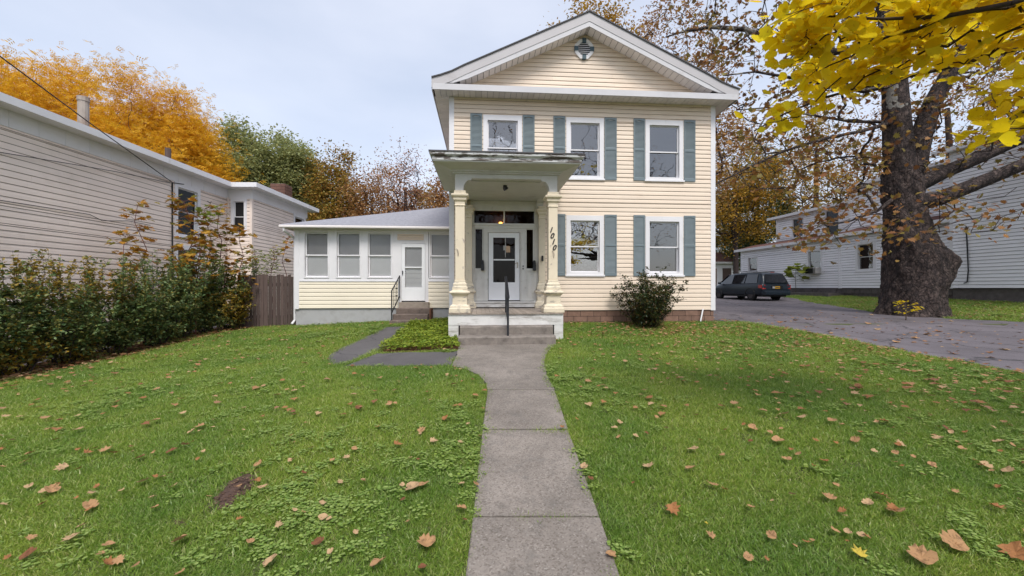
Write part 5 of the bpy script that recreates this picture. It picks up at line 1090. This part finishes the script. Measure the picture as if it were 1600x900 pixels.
# ================================================================ LAWN
rgn = np.random.default_rng(77)
def clump_mesh(name, blades, rad, h0, h1, w, mat, seed, flat=.5):
    rg = np.random.default_rng(seed); n = blades; a = rg.uniform(0, 2*np.pi, n); r = rad*np.sqrt(rg.random(n)); p = np.stack([r*np.cos(a), r*np.sin(a), np.full(n, -.008)], 1)
    h = rg.uniform(h0, h1, n); la = rg.uniform(0, 2*np.pi, n); le = rg.uniform(.1, 1., n)*flat; d = np.stack([np.cos(la)*le, np.sin(la)*le, np.ones(n)], 1); d /= np.linalg.norm(d, axis=1)[:, None]
    sa = rg.uniform(0, 2*np.pi, n); s = np.stack([np.cos(sa), np.sin(sa), np.zeros(n)], 1)*(w*rg.uniform(.6, 1.2, n))[:, None]
    mid = p+d*(h*.55)[:, None]; d2 = d.copy(); d2[:, :2] *= 2.2; d2 /= np.linalg.norm(d2, axis=1)[:, None]; tip = mid+d2*(h*.5)[:, None]
    V = np.stack([p-s, p+s, mid+s*.8, mid-s*.8, tip], 1); F = np.concatenate([np.array([(0, 1, 2), (0, 2, 3), (3, 2, 4)])[None]+(np.arange(n)*5)[:, None, None]]).reshape(-1, 3)
    return V, F
def mesh_only(name, V, F, mat):
    o = npmesh(name, V, F, mat); me = o.data; bpy.data.objects.remove(o); return me
gcol = bpy.data.collections.new('grass_source')           # source tufts, linked only through the lawn's node tree
def src(name, V, F, mat): o = bpy.data.objects.new(name, mesh_only(name, V, F, mat)); gcol.objects.link(o)
for k in range(5): V, F = clump_mesh('t', 72, .08, .02, .056, .0030, None, 300+k, 1.7); src('tuft_%d' % k, V, F, M['grass'])
def weed_mesh(seed):
    rg = np.random.default_rng(seed); n = 34; P = np.stack([rg.normal(size=n)*.04, rg.normal(size=n)*.04, rg.uniform(.012, .045, n)], 1); a = rg.uniform(0, 2*np.pi, n); V, F = [], []
    for i in range(n):
        s = rg.uniform(.007, .0135); c, sn = math.cos(a[i]), math.sin(a[i]); o = len(V); tz = rg.uniform(-.3, .3)
        for x, y in ((0, -.9), (.75, -.3), (.8, .5), (0, 1), (-.8, .5), (-.75, -.3)): V.append(P[i]+s*np.array([x*c-y*sn, x*sn+y*c, tz*x]))
        F += [(o, o+1, o+2), (o, o+2, o+3), (o, o+3, o+4), (o, o+4, o+5)]
    return np.array(V), np.array(F)
for k in range(2): V, F = weed_mesh(320+k); src('weed_%d' % k, V, F, M['clover'])
HOUSEP = [H.xy(-.02, .0), H.xy(HW+.02, .0), H.xy(HW+.02, 12), H.xy(SL, 12), H.xy(SL, SV+.02), H.xy(-.02, SV+.02)]
PORCHP = [H.xy(DL-.02, DV-.02), H.xy(DR+.02, DV-.02), H.xy(DR+.02, .3), H.xy(DL-.02, .3)]
STEPP = [H.xy(U(716, -3.1), -3.1), H.xy(U(868.5, -3.1), -3.1), H.xy(U(868.5, -3.1), -2.3), H.xy(U(716, -3.1), -2.3)]
SSTEP = [H.xy(su(606, SV-1.1), SV-1.12), H.xy(su(664, SV-1.1), SV-1.12), H.xy(su(672, SV), SV), H.xy(su(612, SV), SV)]
HARD = WALKPOLYS+[apron, pathA, pathB, HOUSEP, PORCHP, STEPP, SSTEP, COVER, NDRIVE]
def grown(p, k): cx_, cy_ = sum(q[0] for q in p)/len(p), sum(q[1] for q in p)/len(p); return [(cx_+(q[0]-cx_)*k, cy_+(q[1]-cy_)*k) for q in p]
def free(X, Y, hard=HARD+[DRIVE, grown(SOIL, 1.3), grown(SOIL2, 1.3)]):
    ok = np.ones(len(X), bool)
    for p in hard: ok &= ~np_inside(p, X, Y)
    return ok
zones = [(-4.5, 4.6, 1.2, 3.2, 620), (-7, 7.5, 3.2, 5.6, 430), (-10.2, 9.5, 5.6, 8.6, 230), (-10.2, 12, 8.6, 12.4, 130), (-10.2, -1.8, 12.4, 15, 110), (13, 24, 12.4, 27, 34), (-4.5, 4.6, -1, 1.2, 120), (12.5, 22, 5, 12.4, 30)]
X, Y, S = [], [], []
for x0, x1, y0, y1, dn in zones:
    n = int((x1-x0)*(y1-y0)*dn); x = rgn.uniform(x0, x1, n); y = rgn.uniform(y0, y1, n); X.append(x); Y.append(y); S.append(np.full(n, 1.0 if dn > 500 else 1.15 if dn > 400 else 1.45 if dn > 200 else 1.9 if dn > 100 else 2.6))
X, Y, S = map(np.concatenate, (X, Y, S)); ok = free(X, Y) & ~(np_inside(HEDGEBED, X, Y) & (rgn.random(len(X)) < .93)); ok &= (Y < .9*X+90)
ok &= (np.abs(X) < 1.32*np.maximum(Y, 0)+1.6); ok &= ~((np.hypot(X-14.5, Y-14.9) < 1.25)); ok &= ~((X > 13) & (Y > 12.3) & (RN.e2[0]*(X-RN.o[0])+RN.e2[1]*(Y-RN.o[1]) > -.2)); X, Y, S = X[ok], Y[ok], S[ok]
# grass creeping over the edges and a tuft in the walk joint
jx, jy = [], []
for (px, py) in [(784, 610.5), (790, 611), (797, 611), (803, 610.5), (810, 611), (815, 610.5)]: p = onground(px, py); jx.append(p[0]); jy.append(p[1])
X, Y, S = np.concatenate([X, jx]), np.concatenate([Y, jy]), np.concatenate([S, np.full(len(jx), .8)])
wn = np.sin(X*1.1+.8*np.sin(Y*1.3))*np.sin(Y*1.2+.6)+.4*np.sin(X*2.9+Y*2.1)+rgn.normal(size=len(X))*1.1
idx = np.where(wn > 2.25, rgn.integers(5, 7, len(X)), rgn.integers(0, 5, len(X))).astype(np.int32)
me = bpy.data.meshes.new('lawn_grass'); me.from_pydata(np.stack([X, Y, gz(X, Y)], 1).tolist(), [], [])
for nm, tp, dat in (('idx', 'INT', idx), ('scl', 'FLOAT', (S*rgn.uniform(.75, 1.2, len(X))).astype(np.float32)), ('rot', 'FLOAT', rgn.uniform(0, 6.28, len(X)).astype(np.float32))):
    at_ = me.attributes.new(nm, tp, 'POINT'); at_.data.foreach_set('value', dat)
lawn = link('lawn_grass', me); tag(lawn, 'short green lawn grass with clover weeds', 'grass', kind='stuff')
ng = bpy.data.node_groups.new('lawn', 'GeometryNodeTree'); ng.interface.new_socket('Geometry', in_out='INPUT', socket_type='NodeSocketGeometry'); ng.interface.new_socket('Geometry', in_out='OUTPUT', socket_type='NodeSocketGeometry')
gi = ng.nodes.new('NodeGroupInput'); go = ng.nodes.new('NodeGroupOutput'); ci = ng.nodes.new('GeometryNodeCollectionInfo'); ci.inputs[0].default_value = gcol; ci.inputs[1].default_value = True; ci.inputs[2].default_value = True
ip = ng.nodes.new('GeometryNodeInstanceOnPoints'); ip.inputs['Pick Instance'].default_value = True
def attr(nm, tp): a = ng.nodes.new('GeometryNodeInputNamedAttribute'); a.data_type = tp; a.inputs[0].default_value = nm; return a.outputs[0]
cx = ng.nodes.new('ShaderNodeCombineXYZ'); ng.links.new(attr('rot', 'FLOAT'), cx.inputs[2])
for a, b in ((gi.outputs[0], ip.inputs['Points']), (ci.outputs[0], ip.inputs['Instance']), (attr('idx', 'INT'), ip.inputs['Instance Index']), (cx.outputs[0], ip.inputs['Rotation']), (attr('scl', 'FLOAT'), ip.inputs['Scale']), (ip.outputs[0], go.inputs[0])): ng.links.new(a, b)
md = lawn.modifiers.new('lawn', 'NODES'); md.node_group = ng
print('grass tufts', len(X))
# ground cover bed
n = 9000; cx0, cx1 = min(p[0] for p in COVER), max(p[0] for p in COVER); cy0, cy1 = min(p[1] for p in COVER), max(p[1] for p in COVER); x = rgn.uniform(cx0, cx1, n*3); y = rgn.uniform(cy0, cy1, n*3); k = np_inside(COVER, x, y); x, y = x[k][:n], y[k][:n]
hh = .06+.12*(.5+.5*np.sin(x*5)*np.sin(y*4+1))*rgn.random(len(x))+.05*rgn.random(len(x))
tag(leaves('ground_cover', np.stack([x, y, gz(x, y)+hh], 1), .075*rgn.uniform(.6, 1.2, len(x)), M['cover'], None, 'oval', .6, 401), 'low yellow green ground cover bed beside the portico', 'ground cover', kind='stuff')
# torn roots and straw on the bare patch
n = 260; cxs = np.mean([p[0] for p in SOIL]), np.mean([p[1] for p in SOIL]); x = rgn.normal(cxs[0], .13, n); y = rgn.normal(cxs[1], .16, n); k = np_inside(grown(SOIL, 1.2), x, y)
tag(leaves('soil_debris', np.stack([x[k], y[k], gz(x[k], y[k])+.012+.015*rgn.random(k.sum())], 1), rgn.uniform(.012, .032, k.sum()), M['crumbs'], None, 'oval', .7, 403), 'torn brown straw and crumbs on the bare soil patch', 'debris', kind='stuff')
# hedge foot litter and weeds
n = 1500; x = rgn.uniform(-10.2, -8.7, n); y = rgn.uniform(6.4, 14.2, n)
tag(leaves('hedge_litter', np.stack([x, y, gz(x, y)+.015+.03*rgn.random(n)], 1), .10*rgn.uniform(.5, 1.2, n), M['deadmix'], None, 'broad', .75, 402), 'brown leaf litter under the hedge', 'leaf litter', kind='stuff')

# ================================================================ FALLEN LEAVES
def curled(shape, seed):
    v, f = SH[shape]; rg = random.Random(seed); c = rg.uniform(.5, 1.7); w = rg.uniform(-1.1, 1.1); out = []
    for x, y, z in v: out.append((x, y-.45, .55*c*(x*x)+.35*c*(y-.45)**2+w*x*(y-.4)*.6+rg.uniform(-.025, .025)+.05))
    return out, [tuple(int(i) for i in t) for t in f]
LM = []
for k in range(10):
    v, f = curled('maple' if k % 2 else 'broad', 500+k); me = bpy.data.meshes.new('fallen_leaf'); me.from_pydata(v, [], f); me.materials.append(M['deadleaf'][[0, 1, 2, 0, 3, 2, 0, 1, 2, 4][k]]); LM.append(me)
def scatter(n, fn, seed):
    rg = np.random.default_rng(seed); out = []
    while len(out) < n:
        x, y = rg.uniform(-9.5, 13), rg.uniform(1.6, 15)
        if abs(x) < 1.28*y and rg.random() < fn(x, y): out.append((x, y))
    return out
def dens(x, y):
    d = .10+.22*(x < 0)*np.exp(-abs(y-3)/2)
    if x > .7: d = .16+.55*np.clip((x-1)/6, 0, 1)+.3*np.exp(-((x-3.7)**2+(y-10.8)**2)/2)
    if x < 0: d = max(d, .12+.25*np.exp(-(x+8.8)**2/.8))
    return d
pts = scatter(4200, dens, 7); px_, py_ = np.array(pts).T; ok = (~np_inside(DRIVE, px_, py_) | (np.random.default_rng(3).random(len(px_)) < .10)) & free(px_, py_, [HOUSEP, PORCHP, STEPP, SSTEP, apron, pathA, pathB, COVER]+WALKPOLYS); pts = [p for p, k in zip(pts, ok) if k]
hand = [(645, 772, .2, 2), (665, 862, .2, 0), (282, 856, .16, 0), (424, 890, .16, 2), (1083, 711, .17, 2), (1112, 768, .16, 0), (1215, 697, .19, 0), (1175, 676, .16, 0), (1226, 654, .17, 2), (1294, 788, .16, 0), (1402, 812, .19, 0), (1440, 885, .24, 0), (1490, 862, .24, 0), (1590, 880, .22, 1), (1560, 805, .16, 1), (954, 875, .12, 0), (912, 738, .12, 2), (968, 667, .11, 2), (1466, 693, .15, 2), (1575, 745, .15, 2), (590, 895, .16, 0), (497, 860, .13, 3), (80, 775, .17, 0), (560, 644, .15, 3), (138, 715, .12, 1), (178, 716, .13, 1), (46, 717, .13, 0), (1340, 875, .13, 4), (1104, 830, .05, 4)]
N0 = len(hand); info = [(onground(a, b), s*.58, m_) for a, b, s, m_ in hand]
sz_ = np.random.default_rng(9); pts.sort(key=lambda p: p[1]); near = pts[:300-N0-26]; rest = pts[300-N0-26:]
info += [(p, sz_.choice([.035, .045, .05, .06, .085])*sz_.uniform(.85, 1.15), None) for p in near]
dpts = [onground(sz_.uniform(1180, 1600), sz_.uniform(482, 560)) for _ in range(110)]; dpts = [p for p in dpts if np_inside(DRIVE, np.array([p[0]]), np.array([p[1]]))[0]]
info += [(p, sz_.uniform(.10, .17), None) for p in dpts[:26]]
rl_ = random.Random(3)
WALKP = WALKPOLYS+[apron]
for (x, y), s, mi in info:
    if mi is None: me = LM[rl_.randrange(9)]
    else: me = LM[{0: 0, 1: 1, 2: 2, 3: 4, 4: 9}[mi]]
    o = bpy.data.objects.new('fallen_leaf', me); COL.objects.link(o)
    onw = any(inside(p, x, y) for p in WALKP); ond = inside(DRIVE, x, y)
    o.location = (x, y, g(x, y)+(.028 if onw else .008 if ond else .048)); o.rotation_euler = (rl_.uniform(-.45, .45)*(0.4 if onw or ond else 1), rl_.uniform(-.45, .45)*(0.4 if onw or ond else 1), rl_.uniform(0, 6.28)); o.scale = (s, s, s)
    colr = ['pale brown', 'reddish brown', 'light tan', 'pale brown', 'dark brown', 'light tan', 'pale brown', 'reddish brown', 'light tan', 'yellow'][LM.index(me)]
    size = 'large' if s > .105 else 'small' if s < .06 else 'middle sized'
    dl_ = edge_dist(DRIVE, x, y); dw = min(edge_dist(p, x, y) for p in WALKP)
    if onw: side = 'on the concrete walk'
    elif ond: side = 'on the asphalt driveway'
    else: side = ('on the left lawn ' if x < 0 else 'on the right lawn ')+('close to the walk' if dw < .5 else 'at the driveway edge' if dl_ < 1.2 else 'beside the hedge' if x < -6.5 else 'near the house' if y > 7.5 else 'in the foreground' if y < 3.2 else 'halfway to the house')
    tag(o, '%s %s dry leaf lying %s' % (size, colr, side), 'leaf', 'fallen leaves '+side)
rest = rest+dpts[26:]; rx = np.array([p[0] for p in rest]); ry = np.array([p[1] for p in rest])
n2 = 2600; bx = np.concatenate([rgn.uniform(12, 24, n2), rgn.normal(3.9, 1.1, 350), rgn.normal(-1.9, .3, 60)]); by = np.concatenate([rgn.uniform(11.5, 23, n2), rgn.normal(10.9, .7, 350), rgn.normal(9.3, .2, 60)]); kk = free(bx, by, [HOUSEP, PORCHP, STEPP, apron]) & (~np_inside(DRIVE, bx, by) | (rgn.random(len(bx)) < .012)); bx, by = bx[kk], by[kk]
rx, ry = np.concatenate([rx, bx]), np.concatenate([ry, by]); ind = np_inside(DRIVE, rx, ry)
tag(leaves('fallen_leaf_litter', np.stack([rx, ry, gz(rx, ry)+np.where(ind, .012, .062)], 1), rgn.uniform(.04, .10, len(rx)), M['deadmix'], None, 'maple', .8, 411), 'many small dry leaves scattered over the far lawn and driveway', 'leaf litter', kind='stuff')
